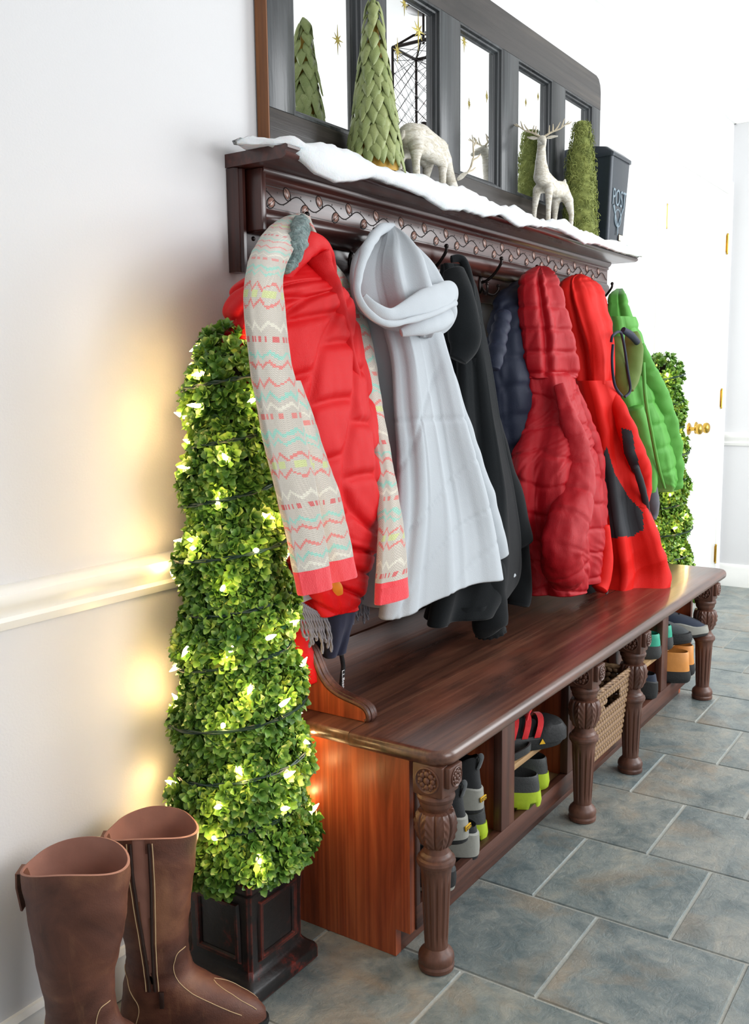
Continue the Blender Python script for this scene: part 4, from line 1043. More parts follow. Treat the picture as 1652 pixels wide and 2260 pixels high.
# ---- 3 fair isle scarf
g = thing('fair_isle_scarf', 'patterned knit scarf with coral ends draped over the red vest', 'scarf', (1.6, -.25, .68))
def strip(rows, cuff=True, N=64, Mr=120):
    mb = cloth(rows, N, Mr, [(2, .5, .5, 3), (3, .5, 1, -2)], lambda t: .004 * smooth01(t * 3), None, 3.2, None, .004, .0015, 30)
    if cuff:
        pz = sec(*rows[-1])[2]; r = pick(mb, lambda c, f: c.z < pz + .042)
    mb.build('scarf_length', M_fair, g, angle=180)
    if cuff: r.build('coral_end', M_cuff, g, angle=180)
strip([(472, 655, 676, -.085, .006), (482, 628, 668, -.11, .012), (505, 598, 658, -.16, .013), (545, 570, 644, -.225, .013), (600, 550, 624, -.272, .012), (680, 545, 626, -.288, .012), (760, 553, 634, -.297, .012), (850, 566, 652, -.302, .012), (950, 585, 670, -.305, .012), (1050, 608, 692, -.308, .012), (1150, 632, 708, -.308, .012), (1230, 648, 722, -.308, .012), (1302, 662, 730, -.308, .012)])
strip([(840, 606, 662, -.25, .008), (920, 630, 690, -.255, .01), (1000, 655, 714, -.26, .01), (1100, 684, 750, -.265, .01), (1200, 706, 772, -.266, .01), (1276, 726, 786, -.266, .01)])
strip([(476, 668, 684, -.09, .005), (500, 676, 692, -.1, .008), (560, 700, 724, -.11, .01), (620, 728, 768, -.115, .012), (700, 760, 806, -.125, .012), (800, 785, 828, -.14, .013), (900, 806, 842, -.18, .013), (1000, 826, 858, -.215, .014), (1100, 838, 876, -.255, .014), (1200, 838, 890, -.285, .014), (1322, 832, 899, -.3, .014)])

# ---- 4 pale grey hooded fleece coat
g = thing('hooded_fleece_coat', 'pale grey fleece coat with a turned back hood', 'coat', (1.95, -.18, .62))
def pan(th, U, V_, t): return -.004 * (1 - seam(near(U - .05, .19), .006)) * smooth01((t - .3) * 5) - .004 * (1 - seam(abs(t - .53) * .9, .005))
mb = cloth([(560, 812, 925, -.14, .04), (640, 812, 950, -.15, .055), (720, 820, 972, -.16, .065), (800, 832, 986, -.17, .072), (900, 836, 1010, -.175, .08), (1000, 842, 1036, -.18, .088), (1100, 842, 1072, -.185, .095), (1190, 832, 1104, -.185, .1), (1292, 820, 1130, -.185, .105)], 240, 120, [(5, .75, 2.1, .6), (8, .45, .4, -.8), (3, .35, 1.2, .5), (11, .2, 3, .5)], lambda t: .006 + .026 * smooth01(t * 1.25), pan, 2.1, lambda th: -.012 * cos(th * 2 + .4) + .01 * sin(3 * th), .01, .003, 9)
mb.build('coat_body', M_fl, g, angle=180)
mb = cloth([(498, 842, 872, -.1, .02), (525, 815, 898, -.14, .05), (570, 800, 935, -.175, .062), (620, 796, 962, -.19, .07), (670, 806, 985, -.2, .072), (705, 830, 985, -.205, .062), (730, 862, 975, -.205, .05), (744, 890, 955, -.205, .036)], 200, 90, [(4, .8, 2.9, .5), (7, .55, .8, -.6), (11, .25, 2, .4)], lambda t: .019 * smooth01(t * 3) * (1 - .6 * smooth01((t - .6) * 3)), None, 2.1, None, .008, .003, 10)
mb.build('hood', M_fl, g, angle=180)
mb = limb([(866, 500, -.11, 9), (838, 508, -.165, 12), (808, 550, -.225, 12), (791, 610, -.262, 10), (789, 650, -.285, 9), (812, 690, -.305, 9), (855, 714, -.318, 8), (910, 706, -.315, 7), (965, 688, -.305, 7), (1003, 668, -.285, 8)], 24, 110, .002, 15, None, .8); mb.build('hood_rim', M_fl, g, angle=180)
mb = limb([(800, 655, -.275, 10), (826, 682, -.29, 14), (862, 696, -.3, 16), (905, 682, -.3, 24), (950, 664, -.293, 30), (985, 650, -.275, 30), (1002, 648, -.255, 20)], 34, 70, .003, 12, None, .45); mb.build('hood_cuff', M_fl, g, angle=180)
mb = limb([(885, 735, -.275, 9), (912, 726, -.285, 16), (950, 712, -.285, 26), (985, 694, -.265, 22)], 28, 44, .004, 14, None, .6); mb.build('hood_fold', M_fl, g, angle=180)
mb = limb([(965, 770, -.18, 18), (1000, 900, -.215, 28), (1040, 1050, -.235, 35), (1076, 1170, -.245, 36), (1090, 1228, -.245, 33)], 40, 80, .006, 9, None, .6); mb.build('sleeve', M_fl, g, angle=180)

# ---- 5 black fleece jacket
g = thing('black_fleece_jacket', 'black fleece jacket with elastic cuffs next to the pale coat', 'jacket', (2.25, -.17, .5))
mb = cloth([(585, 975, 1030, -.12, .025), (640, 972, 1050, -.13, .045), (720, 980, 1062, -.14, .055), (800, 990, 1075, -.15, .06), (900, 985, 1090, -.155, .068), (1000, 985, 1108, -.16, .075), (1100, 985, 1130, -.165, .08), (1200, 970, 1148, -.165, .085), (1290, 950, 1150, -.165, .085), (1348, 935, 1110, -.165, .08)], 160, 100, [(4, .7, .3, 1), (6, .5, 1.2, -1)], lambda t: .004 + .02 * smooth01(t * 1.2), None, 2.1, None, .01, .003, 9)
mb.build('jacket_body', M_bk, g, angle=180)
mb = limb([(1000, 600, -.15, 24), (1012, 650, -.18, 32), (1022, 710, -.195, 36), (1025, 760, -.195, 34), (1010, 795, -.185, 22)], 30, 50, .004, 12, None, .7); mb.build('collar', M_bk, g, angle=180)
mb = limb([(995, 572, -.13, 8), (1020, 574, -.15, 9), (1036, 620, -.17, 9), (1044, 680, -.18, 9), (1060, 745, -.18, 9), (1058, 778, -.18, 6)], 14, 50, .001, 12); mb.build('collar_edge', M_bk, g, angle=180)
mb = limb([(1040, 790, -.17, 24), (1075, 950, -.19, 34), (1110, 1080, -.2, 40), (1130, 1180, -.2, 42), (1135, 1200, -.2, 40)], 34, 70, .006, 9, None, .6); mb.build('shoulder_flap', M_bk, g, angle=180)
mb = limb([(1062, 1120, -.15, 20), (1068, 1200, -.19, 32), (1075, 1270, -.225, 40), (1080, 1340, -.225, 40), (1078, 1376, -.225, 40), (1080, 1384, -.225, 34), (1083, 1398, -.225, 34)], 40, 80, .005, 12, lambda th, U, V_, t: (.003 * sin(th * 14) if t > .93 else 0), .7); mb.build('sleeve', M_bk, g, angle=180)
mb = limb([(1110, 1100, -.17, 30), (1135, 1200, -.18, 32), (1142, 1280, -.185, 30), (1143, 1320, -.185, 28), (1141, 1336, -.185, 22)], 34, 50, .005, 12, None, .7); mb.build('sleeve', M_bk, g, angle=180)

# ---- 6 navy puffer behind
g = thing('navy_puffer_jacket', 'navy quilted jacket half hidden behind the crimson puffer', 'jacket', (2.6, -.1, .8))
qn = lambda th, U, V_, t: .007 * seam(near(V_ + .01 * sin(U * 18), .085), .011) + .004 * noise.noise(Vector((U * 30, V_ * 18, 2)))
mb = cloth([(615, 1165, 1195, -.08, .012), (650, 1112, 1200, -.09, .04), (700, 1092, 1200, -.1, .05), (780, 1084, 1200, -.105, .055), (880, 1086, 1200, -.11, .06), (980, 1092, 1200, -.115, .06), (1080, 1104, 1200, -.12, .06), (1180, 1115, 1200, -.12, .06)], 120, 120, [(3, .6, 1, 1), (5, .4, .3, -1)], lambda t: .012, qn, 2.1, None, .01, .004)
mb.build('quilted_body', M_nvq, g, angle=180)
mb = limb([(1112, 690, -.13, 16), (1098, 760, -.15, 18), (1090, 815, -.155, 14)], 24, 40, .004, 20, lambda th, U, V_, t: .005 * seam(near(V_, .04), .012)); mb.build('sleeve_cuff', M_nvq, g, angle=180)
MB().ball(at(1081, 812, Y=-.172), .006, 10, 6).build('snap_button', M_brass, g)

# ---- 7 crimson puffer coat with hood
g = thing('crimson_puffer_coat', 'crimson quilted puffer coat with a long hanging hood', 'coat', (2.8, -.2, .52))
def dq(th, U, V_, t):
    s = V_ + .16 * abs(((U + .07) % .28) - .14) * (1 if t > .15 else 0) + .004 * sin(U * 30)
    return .006 * (seam(near(s, .084), .007) * (.45 + .55 * seam(near(U + .07, .14), .007))) ** .8 - .003 + .003 * noise.noise(Vector((U * 26, V_ * 26, 3))) + .003 * noise.noise(Vector((U * 60, V_ * 20, 1)))
def dh(th, U, V_, t): return -.026 * math.exp(-((th - 3.75) / .2) ** 2) * smooth01(t * 5) * (1 - smooth01((t - .8) * 5)) + smooth01(t * 3.5) * .0065 * (seam(near(V_, .068), .008) * (.5 + .5 * seam(near(U + .02, .09), .008))) - .003 + .003 * noise.noise(Vector((U * 30, V_ * 26, 6)))
mb = cloth([(822, 1160, 1262, -.185, .06), (850, 1152, 1268, -.19, .075), (900, 1148, 1280, -.2, .09), (960, 1138, 1296, -.205, .1), (1020, 1130, 1310, -.21, .105), (1100, 1130, 1320, -.215, .11), (1180, 1138, 1324, -.215, .11), (1240, 1150, 1318, -.215, .105), (1292, 1160, 1312, -.215, .095)], 260, 220, [(3, .5, 1.4, .8), (5, .5, .2, -.8), (8, .25, 2, 1)], lambda t: .010 + .018 * smooth01(t * 1.4), dq, 2.15, None, .012, .002)
mb.build('quilted_body', M_drd, g, angle=180)
mb = cloth([(587, 1187, 1197, -.1, .008), (597, 1166, 1209, -.125, .03), (618, 1147, 1220, -.16, .055), (680, 1141, 1238, -.18, .066), (740, 1145, 1252, -.19, .07), (790, 1150, 1261, -.19, .07), (822, 1158, 1263, -.19, .064), (834, 1164, 1258, -.19, .055)], 180, 140, [(2, .5, 2.2, .3), (3, .5, 3.6, .2), (5, .4, .6, 0)], lambda t: .015, dh, 2.1, None, .01, .002)
mb.build('hood', M_drd, g, angle=180)
sq_ = lambda th, U, V_, t: .0035 * seam(near(V_ + .012 * sin(th), .085), .006) - .002 + .003 * noise.noise(Vector((U * 40, V_ * 14, 4)))
mb = limb([(1232, 850, -.26, 9), (1258, 930, -.305, 20), (1276, 1010, -.325, 30), (1270, 1090, -.335, 40), (1250, 1160, -.335, 46), (1238, 1220, -.33, 46), (1246, 1268, -.32, 40), (1244, 1292, -.31, 28)], 48, 130, .006, 20, sq_, .7); mb.build('sleeve', M_drd, g, angle=180)
mb = limb([(1262, 850, -.22, 10), (1286, 930, -.24, 20), (1308, 1010, -.25, 22), (1316, 1100, -.255, 21), (1312, 1190, -.255, 25), (1302, 1250, -.255, 28), (1296, 1288, -.255, 25)], 40, 110, .005, 20, sq_, .8); mb.build('sleeve', M_drd, g, angle=180)
mb = limb([(1296, 1282, -.255, 17), (1297, 1296, -.255, 18), (1298, 1304, -.255, 17)], 20, 8, 0); mb.build('knit_cuff', M_black, g)

# ---- 8 scarlet shell jacket
g = thing('shell_jacket', 'scarlet waterproof shell jacket with charcoal side panels', 'jacket', (3.1, -.25, .5))
mb = cloth([(840, 1266, 1350, -.22, .06), (900, 1276, 1374, -.235, .08), (1000, 1292, 1402, -.25, .1), (1100, 1304, 1420, -.262, .115), (1200, 1312, 1448, -.27, .13), (1250, 1312, 1462, -.27, .135), (1288, 1308, 1460, -.27, .138)], 240, 160, [(4, .7, .9, .6), (7, .4, 2, -.4), (3, .4, 0, 1)], lambda t: .005 + .024 * smooth01(t * 1.1), lambda th, U, V_, t: .008 * (1 - abs(noise.noise(Vector((U * 8 + V_ * 3, V_ * 3.5, 2)))) * 2.4) * smooth01(t * 3), 2.1, lambda th: .008 * sin(2 * th + 1), .01, .004, 12)
poly = [(1338, 985), (1356, 1045), (1385, 1095), (1418, 1130), (1420, 1170), (1404, 1176), (1400, 1183), (1348, 1188), (1340, 1120), (1325, 1020)]
pt = pick(mb, lambda c, f: in_poly(*px_of(c), poly) and (c - Vector((3.1, -.27, c.z))).dot(CAM - c) > 0)
mb.build('jacket_body', M_shell, g, angle=180); pt.build('side_panel', M_shellb, g, angle=180)
mb = cloth([(605, 1274, 1284, -.1, .008), (619, 1252, 1306, -.13, .03), (650, 1243, 1332, -.16, .05), (700, 1248, 1345, -.185, .06), (760, 1256, 1349, -.2, .066), (820, 1266, 1349, -.21, .064), (848, 1272, 1346, -.215, .058)], 160, 100, [(3, .6, 1, 1), (5, .5, 2.4, -1), (9, .25, 1, 1)], lambda t: .018 * smooth01(t * 3), lambda th, U, V_, t: -.022 * math.exp(-((th - 3.6) / .16) ** 2) * smooth01(t * 5) * (1 - t) + .006 * (1 - abs(noise.noise(Vector((U * 9 + V_ * 5, V_ * 7, 5)))) * 2.2), 2.1, None, .01, .005, 14)
mb.build('hood', M_shell, g, angle=180)
mb = limb([(1342, 855, -.27, 10), (1372, 920, -.32, 18), (1396, 990, -.345, 23), (1414, 1040, -.355, 24), (1418, 1080, -.355, 19), (1412, 1120, -.35, 12)], 60, 120, .006, 16, None, .75)
pt = pick(mb, lambda c, f: in_poly(*px_of(c), [(1370, 945), (1394, 950), (1402, 1000), (1412, 1030), (1396, 1045), (1376, 1000)]) )
mb.build('sleeve', M_shell, g, angle=180); pt.build('sleeve_panel', M_shellb, g, angle=180)
mb = limb([(1402, 1030, -.375, 7), (1412, 1060, -.375, 8), (1422, 1100, -.37, 7), (1430, 1140, -.36, 6)], 16, 30, .002, 16); mb.build('sleeve_lining', M_shellb, g, angle=180)
mb = limb([(1330, 1160, -.29, 14), (1334, 1220, -.295, 18), (1328, 1280, -.295, 20), (1322, 1301, -.295, 18)], 28, 40, .004, 14, None, .7); mb.build('lower_sleeve', M_shell, g, angle=180)
mb = MB(); c_ = at(1338, 1305, Y=-.3); mb.tube([c_ + Vector((.012 * cos(a), 0, .008 * sin(a))) for a in [k * .5 for k in range(13)]], .0022, 6); mb.build('cord_loop', M_black, g)

# ---- 9 green jacket
g = thing('green_jacket', 'green quilted jacket with dark piping hanging at the rack end', 'jacket', (3.45, -.22, .72))
gq = lambda th, U, V_, t: .006 * seam(near(V_ + .2 * U, .1), .01) - .003 + .004 * noise.noise(Vector((U * 30, V_ * 22, 8)))
mb = cloth([(700, 1344, 1398, -.19, .04), (760, 1348, 1416, -.2, .055), (850, 1352, 1438, -.215, .075), (950, 1366, 1472, -.23, .09), (1040, 1385, 1488, -.24, .092), (1080, 1408, 1490, -.24, .08)], 180, 140, [(4, .7, 1.3, .6), (6, .4, 2, -.5)], lambda t: .004 + .016 * t, gq, 2.1, None, .01, .003)
mb.build('quilted_body', M_grn, g, angle=180)
mb = cloth([(637, 1364, 1370, -.12, .006), (652, 1350, 1379, -.145, .03), (690, 1346, 1390, -.17, .042), (730, 1346, 1402, -.19, .048), (760, 1350, 1408, -.2, .045)], 120, 70, [(3, .7, 1, .5)], lambda t: .01, lambda th, U, V_, t: smooth01(t * 3) * .004 * seam(near(V_, .07), .008) - .016 * math.exp(-((th - 3.7) / .2) ** 2) * smooth01(t * 4), 2.1, None, .008, .003)
mb.build('collar', M_grn, g, angle=180)
mb = limb([(1392, 735, -.27, 14), (1398, 770, -.285, 20), (1394, 820, -.295, 20), (1384, 860, -.295, 14)], 26, 40, .004, 16, None, .5); mb.build('lining_flap', M_grnl, g, angle=180)
mb = limb([(1360, 745, -.265, 12), (1364, 790, -.28, 16), (1370, 830, -.285, 16), (1378, 870, -.285, 14)], 24, 40, .004, 16, None, .5); mb.build('lining_flap', M_grnl, g, angle=180)
for P in ([(1348, 755, -.29, 3), (1352, 740, -.295, 3), (1368, 733, -.3, 3), (1376, 760, -.305, 3), (1384, 815, -.31, 3), (1390, 860, -.31, 3), (1378, 876, -.31, 3)], [(1352, 760, -.3, 3), (1350, 800, -.3, 3), (1356, 850, -.3, 3), (1372, 874, -.305, 3)], [(1374, 728, -.3, 7), (1392, 740, -.305, 8), (1406, 756, -.3, 7)]):
    limb(P, 10, 40, 0).build('dark_piping', M_nvq, g)
mb = limb([(1412, 760, -.27, 8), (1424, 800, -.285, 14), (1450, 880, -.295, 26), (1466, 960, -.3, 32), (1478, 1030, -.3, 28), (1482, 1078, -.3, 20)], 40, 90, .006, 18, lambda th, U, V_, t: .003 * seam(near(V_ + .01 * sin(th * 2), .1), .008), .45); mb.build('front_panel', M_grn, g, angle=180)
mb = limb([(1419, 800, -.31, 4), (1424, 880, -.325, 4), (1438, 960, -.33, 4), (1452, 1030, -.33, 4), (1466, 1078, -.325, 3)], 10, 50, 0); mb.build('zip_edge', M_grn, g, angle=180)
mb = limb([(1400, 900, -.27, 18), (1420, 980, -.285, 22), (1430, 1050, -.29, 20), (1432, 1085, -.29, 15)], 30, 60, .004, 18, None, .8); mb.build('sleeve', M_grn, g, angle=180)
mb = limb([(1434, 1060, -.26, 12), (1440, 1100, -.265, 14), (1444, 1130, -.265, 10), (1442, 1146, -.265, 5)], 20, 24, .003, 24); g3 = mb.build('grey_glove', M_dgry, angle=180, label='slate grey knit cuff hanging below the green jacket', cat='glove')
# ================================================================== shoes, boots and basket
def sring(z, xb, xf, hw, n=44, heel=.86, dz=None, ex=2.3):
    P = []; xm, hl = (xb + xf) / 2, (xf - xb) / 2
    for j in range(n):
        th = 2 * PI * j / n; c_, s_ = cos(th), sin(th)
        x = xm + hl * math.copysign(abs(c_) ** (2 / ex), c_); y = hw * math.copysign(abs(s_) ** (2 / ex), s_)
        f = (x + .13) / .26; y *= heel + (1 - heel) * smooth01(f * 1.4)
        P.append(Vector((x, y, z + (dz(th, x) if dz else 0))))
    return P
def pose(root, loc, rz, rx=0, ry=0):
    root.location = loc; root.rotation_euler = (rx, ry, rz)
M_rub = plain('black_rubber', (26, 27, 28), .6, 0, .2, 150, .15)
M_sgry = plain('grey_rubber', (142, 142, 134), .6, 0, .15, 120, .1)
M_mesh = fabric('black_shoe_mesh', (34, 36, 38), .85, .2, 700, .5, .2, 20, .15, .3)
M_gryf = fabric('charcoal_shoe_fabric', (62, 66, 68), .85, .2, 700, .5, .2, 20, .15, .3)
M_nvs = fabric('navy_shoe_fabric', (42, 50, 66), .8, .2, 700, .5, .2, 20, .15, .3)
M_dark = plain('shoe_lining', (16, 16, 17), .9)
M_lime = plain('lime_foam', (166, 190, 40), .5, 0, .15, 90, .12)
M_foam = plain('charcoal_foam', (54, 56, 56), .6, 0, .25, 300, .12)
M_teal = plain('teal_foam', (40, 150, 122), .55, 0, .15, 90, .1)
M_tan = plain('tan_leather', (196, 130, 60), .5, 0, .15, 60, .12)
M_redw = fabric('red_webbing', (196, 26, 32), .7, .2, 600, .4, .1, 20, .1, .3)
M_yel = plain('yellow_badge', (222, 172, 30), .5)

def sneaker(label, loc, rz, up, mid, sole, collar=.11, rx=0, ry=0, badge=False, cat='shoe', group=None, tab=True, wrap=.045):
    g = thing('sneaker', label, cat, group='sneakers in the bench cubbies')
    arch = lambda th, x: .006 * smooth01((x - .08) / .05)
    MB().loft([sring(0, -.128, .132, .043, dz=arch), sring(.004, -.134, .138, .047, dz=arch), sring(.016, -.136, .14, .048, dz=arch)]).build('sole', sole, g, local=True)
    wave = lambda th, x: .010 * smooth01((-.04 - x) / .06) + .006 * sin(x * 45)
    MB().loft([sring(.012, -.1365, .1405, .0485, dz=arch), sring(.024, -.138, .141, .049, dz=lambda th, x: wave(th, x) * .5), sring(wrap, -.137, .136, .047, dz=wave), sring(wrap + .003, -.132, .13, .044, dz=wave)], True, True).build('midsole', mid, g, local=True)
    h = collar
    tabz = (lambda th, x: .012 * smooth01((-.09 - x) / .03)) if tab else None
    L = [sring(.02, -.132, .134, .0455), sring(.045, -.134, .128, .045), sring(.058, -.133, .108, .0425), sring(.07, -.131, .07, .0395), sring(.08, -.129, .03, .037), sring(.55 * h + .04, -.127, .0, .0355), sring(h - .01, -.126, -.016, .0345), sring(h, -.129, -.02, .034, dz=tabz), sring(h + .003, -.124, -.025, .03, dz=tabz)]
    MB().loft(L, True, False).build('upper', up, g, local=True, angle=60)
    MB().loft([sring(h + .003, -.124, -.025, .03, dz=tabz), sring(h - .01, -.118, -.03, .027), sring(.07, -.116, .0, .027), sring(.045, -.114, .07, .03), sring(.044, -.1, .06, .02)], False, True).build('lining', M_dark, g, local=True)
    if tab:
        mb = MB(); mb.tube(crom([(-.128, 0, h - .012), (-.137, 0, h + .012), (-.134, 0, h + .02), (-.126, 0, h + .014)], 12), .0035, 8); mb.xf(Matrix.Diagonal((1, 2.6, 1, 1))); mb.build('pull_tab', M_gryf, g, local=True)
    mb = MB()
    for k in range(4):
        x = .01 + .024 * k; zz = .092 - .012 * k; mb.tube([(x, -.02, zz - .008), (x + .002, 0, zz), (x, .02, zz - .008)], .0028, 6)
    mb.build('laces', M_rub, g, local=True)
    if badge:
        MB().box(-.1405, -.1365, -.013, .013, .031, .042, .001).build('heel_badge', M_yel, g, local=True)
        MB().box(-.1412, -.1395, -.011, .011, .0325, .0405).build('badge_plate', M_rub, g, local=True, smooth=False)
        text_part('badge_lettering', 'KEEN', .0085, .0002, M_yel, g, Matrix.Translation((-.1416, 0, .0365)) @ Matrix.Rotation(-PI / 2, 4, 'Z') @ Matrix.Rotation(PI / 2, 4, 'X'))
    pose(g, loc, rz, rx, ry); return g
H90 = PI / 2        # toe towards the wall
sneaker('grey and black slip-on shoe lowest in the first cubby', (1.785, -.295, .102), H90 + .12, M_mesh, M_sgry, M_rub, .062, tab=False, wrap=.05)
sneaker('black hiking shoe with grey heel and yellow badge nearest the first leg', (1.715, -.31, .172), H90 + .06, M_mesh, M_sgry, M_rub, .118, 0, .06, True)
sneaker('black hiking shoe with grey heel and yellow badge beside the first divider', (1.832, -.29, .196), H90 - .02, M_mesh, M_sgry, M_rub, .118, 0, .03, True)
sneaker('charcoal sneaker peeking out behind the front leg', (1.625, -.325, .113), H90 + .1, M_gryf, M_rub, M_sgry, .05, tab=False, wrap=.035)
sneaker('dark charcoal sneaker with rounded toe on the last shelf', (3.315, -.335, .244), -H90 + .12, M_gryf, M_rub, M_rub, .085, tab=False)
sneaker('navy sneaker with grey sole on the last shelf beside the end leg', (3.43, -.36, .244), -H90 + .25, M_nvs, M_sgry, M_rub, .08, tab=False)
sneaker('navy sneaker low in the cubby behind the third leg', (3.07, -.3, .113), H90, M_nvs, M_rub, M_rub, .08, tab=False)

def clog(label, loc, rz, sole, body, liner, h=.085, strap=True, thick=.045, notch=True, up=None, rx=0, ry=0, closed=True):
    g = thing('clog', label, 'clog', group='clogs in the bench cubbies')
    n = 88
    nt = (lambda th, x: (.014 if (abs(near(x + .02, .05)) < .008) else 0)) if notch else None
    toe = lambda th, x: .010 * smooth01((x - .07) / .06)
    f0 = lambda th, x: (nt(th, x) if nt else 0) + toe(th, x)
    MB().loft([sring(0, -.128, .13, .046, n, dz=f0), sring(.006, -.134, .136, .05, n, dz=f0), sring(.02, -.137, .139, .052, n), sring(thick, -.134, .134, .05, n)], True, True).build('sole', sole, g, local=True, angle=50)
    L = [sring(thick - .004, -.132, .132, .049), sring(thick + .012, -.131, .126, .048), sring(thick + .024, -.129, .105, .045), sring(h - .004, -.128, .04, .041), sring(h, -.124, .02, .038), sring(h - .006, -.118, .01, .034), sring(thick + .004, -.112, .05, .036), sring(thick, -.1, .06, .03)]
    MB().loft(L, True, True).build('upper', up or body, g, local=True, angle=60)
    MB().loft([sring(thick + .001, -.118, .06, .037), sring(thick + .003, -.116, .058, .036)], True, True).build('footbed', liner, g, local=True)
    if strap:
        mb = MB(); P = crom([(.015, -.046, thick + .03), (-.02, -.05, thick + .055), (-.07, -.045, thick + .09), (-.1, -.02, thick + .105), (-.105, 0, thick + .108), (-.1, .02, thick + .105), (-.07, .045, thick + .09), (-.02, .05, thick + .055), (.015, .046, thick + .03)], 40)
        rings = []
        for i, p in enumerate(P):
            p = Vector(p); t = (Vector(P[min(i + 1, 39)]) - Vector(P[max(0, i - 1)])).normalized(); o_ = Vector((p.x + .04, p.y, 0)).normalized(); u = t.cross(o_).normalized()
            o_ = u.cross(t); rings.append([p + u * .009 + o_ * .002, p + u * .009 - o_ * .002, p - u * .009 - o_ * .002, p - u * .009 + o_ * .002])
        mb.loft(rings); st = mb.build('heel_strap', body, g, local=True)
        for s in (-1, 1):
            b = MB(); b.lathe([(.009, 0), (.009, .003), (.005, .005), (.001, .005)], n=16); b.xf(Matrix.Translation((.012, s * .046, thick + .03)) @ Matrix.Rotation(-s * PI / 2, 4, 'X')); b.build('rivet', M_rub, st, local=True)
    pose(g, loc, rz, rx, ry); return g
clog('lime soled charcoal clog with raised heel strap in the second cubby', (2.075, -.315, .113), H90 + .2, M_lime, M_foam, M_foam)
clog('lime soled charcoal clog standing deeper in the second cubby', (2.205, -.285, .113), H90 + .05, M_lime, M_foam, M_foam, notch=False)
clog('lime soled clog squeezed under the hiking shoes', (1.888, -.27, .102), H90, M_lime, M_foam, M_foam, strap=False)
clog('teal rubber clog on the shelf right of the last post', (3.232, -.3, .244), H90, M_foam, M_teal, M_teal, strap=False, notch=False)
clog('teal rubber clog on the shelf left of the last post', (3.1, -.3, .244), H90, M_foam, M_teal, M_teal, strap=False, notch=False)
clog('tan and black clog overhanging the last cubby', (3.29, -.345, .113), H90 + .12, M_rub, M_tan, M_dark, .11, False, .042, False)
clog('tan and black clog beside the far end leg', (3.405, -.335, .113), H90 - .1, M_rub, M_tan, M_dark, .11, False, .042, False)
# water sandal
g = thing('water_sandal', 'black water sandal with red webbing straps on the cubby shelf', 'sandal')
MB().loft([sring(0, -.13, .13, .044), sring(.008, -.135, .136, .049), sring(.03, -.136, .138, .049), sring(.036, -.13, .12, .044)]).build('sole', M_rub, g, local=True)
MB().loft([sring(.02, .02, .143, .051), sring(.045, .035, .142, .05), sring(.062, .055, .13, .044), sring(.07, .07, .11, .03)], True, True).build('toe_bumper', M_rub, g, local=True)
MB().loft([sring(.03, -.137, -.07, .046), sring(.06, -.136, -.095, .042), sring(.085, -.134, -.105, .036)], True, False).build('heel_cup', M_rub, g, local=True)
MB().loft([sring(.034, -.12, .09, .04), sring(.06, -.12, .07, .03), sring(.078, -.1, .03, .018)], True, True).build('footbed', M_dark, g, local=True)
for k in range(5):
    x = -.09 + .034 * k; mb = MB(); rings = []
    for i in range(13):
        a = PI * i / 12; p = Vector((x + .022 * sin(a), -.046 * cos(a), .034 + (.062 - .004 * k) * sin(a) ** .8)); rings.append([p + Vector((-.008, 0, 0)), p + Vector((.008, 0, 0)), p + Vector((.008, 0, .002)) * 1, p + Vector((-.008, 0, .002))])
    mb.loft(rings); mb.build('strap', M_redw, g, local=True)
    if k < 4: mb = MB(); mb.tube([(x, -.04, .05), (x + .02, -.02, .088), (x + .036, .0, .094), (x + .03, .03, .07)], .004, 6); mb.build('lace', M_redw, g, local=True)
mb = MB(); mb.prism([(.05, -.0505, .018), (.066, -.0505, .018), (.058, -.0505, .032)], (0, 0, 0), (0, -.001, 0)); mb.build('warning_triangle', M_yel, g, local=True, smooth=False)
pose(g, (2.135, -.355, .2435), -.72)

# ---- woven basket
M_bask = NT('woven_hyacinth'); _v = M_bask.coord('Object', rnd=False); _n = M_bask.noise(_v, 40, 4); M_bask = M_bask.set(M_bask.ramp(_n, [(.3, s2l((74, 54, 38))), (.5, s2l((128, 98, 70))), (.72, s2l((176, 146, 108)))]), .6, 0)
bk = thing('woven_basket', 'brown woven basket with a handle slot in the middle cubby', 'basket', (2.54, -.28, .113))
bx0, bx1, by0, by1, bz0, bz1 = 2.42, 2.665, -.455, -.12, .115, .325
def bpt(side, u, z):
    fl_ = (z - bz0) / (bz1 - bz0) * .018
    if side == 0: return Vector((bx0 + (bx1 - bx0) * u + (2 * u - 1) * fl_, by0 - fl_, z))
    if side == 1: return Vector((bx1 + fl_, by0 + (by1 - by0) * u + (2 * u - 1) * fl_, z))
    if side == 2: return Vector((bx1 + (bx0 - bx1) * u - (2 * u - 1) * fl_, by1 + fl_, z))
    return Vector((bx0 - fl_, by1 + (by0 - by1) * u - (2 * u - 1) * fl_, z))
MB().box(bx0 + .006, bx1 - .006, by0 + .006, by1 - .006, bz0, bz0 + .006).build('basket_base', M_bask, bk, smooth=False)
nrow = 13
st_m = MB(); st_m.ball((0, 0, 0), (.0115, .0055, .0075), 8, 5); st_m.xf(Matrix.Rotation(.5, 4, 'Y')); st_me = st_m.mesh('strand'); st_me.materials.append(M_bask)
st_n = MB(); st_n.ball((0, 0, 0), (.0115, .0055, .0075), 8, 5); st_n.xf(Matrix.Rotation(-.5, 4, 'Y')); st_ne = st_n.mesh('strand'); st_ne.materials.append(M_bask)
bw = wloc(bk); rest = MB()
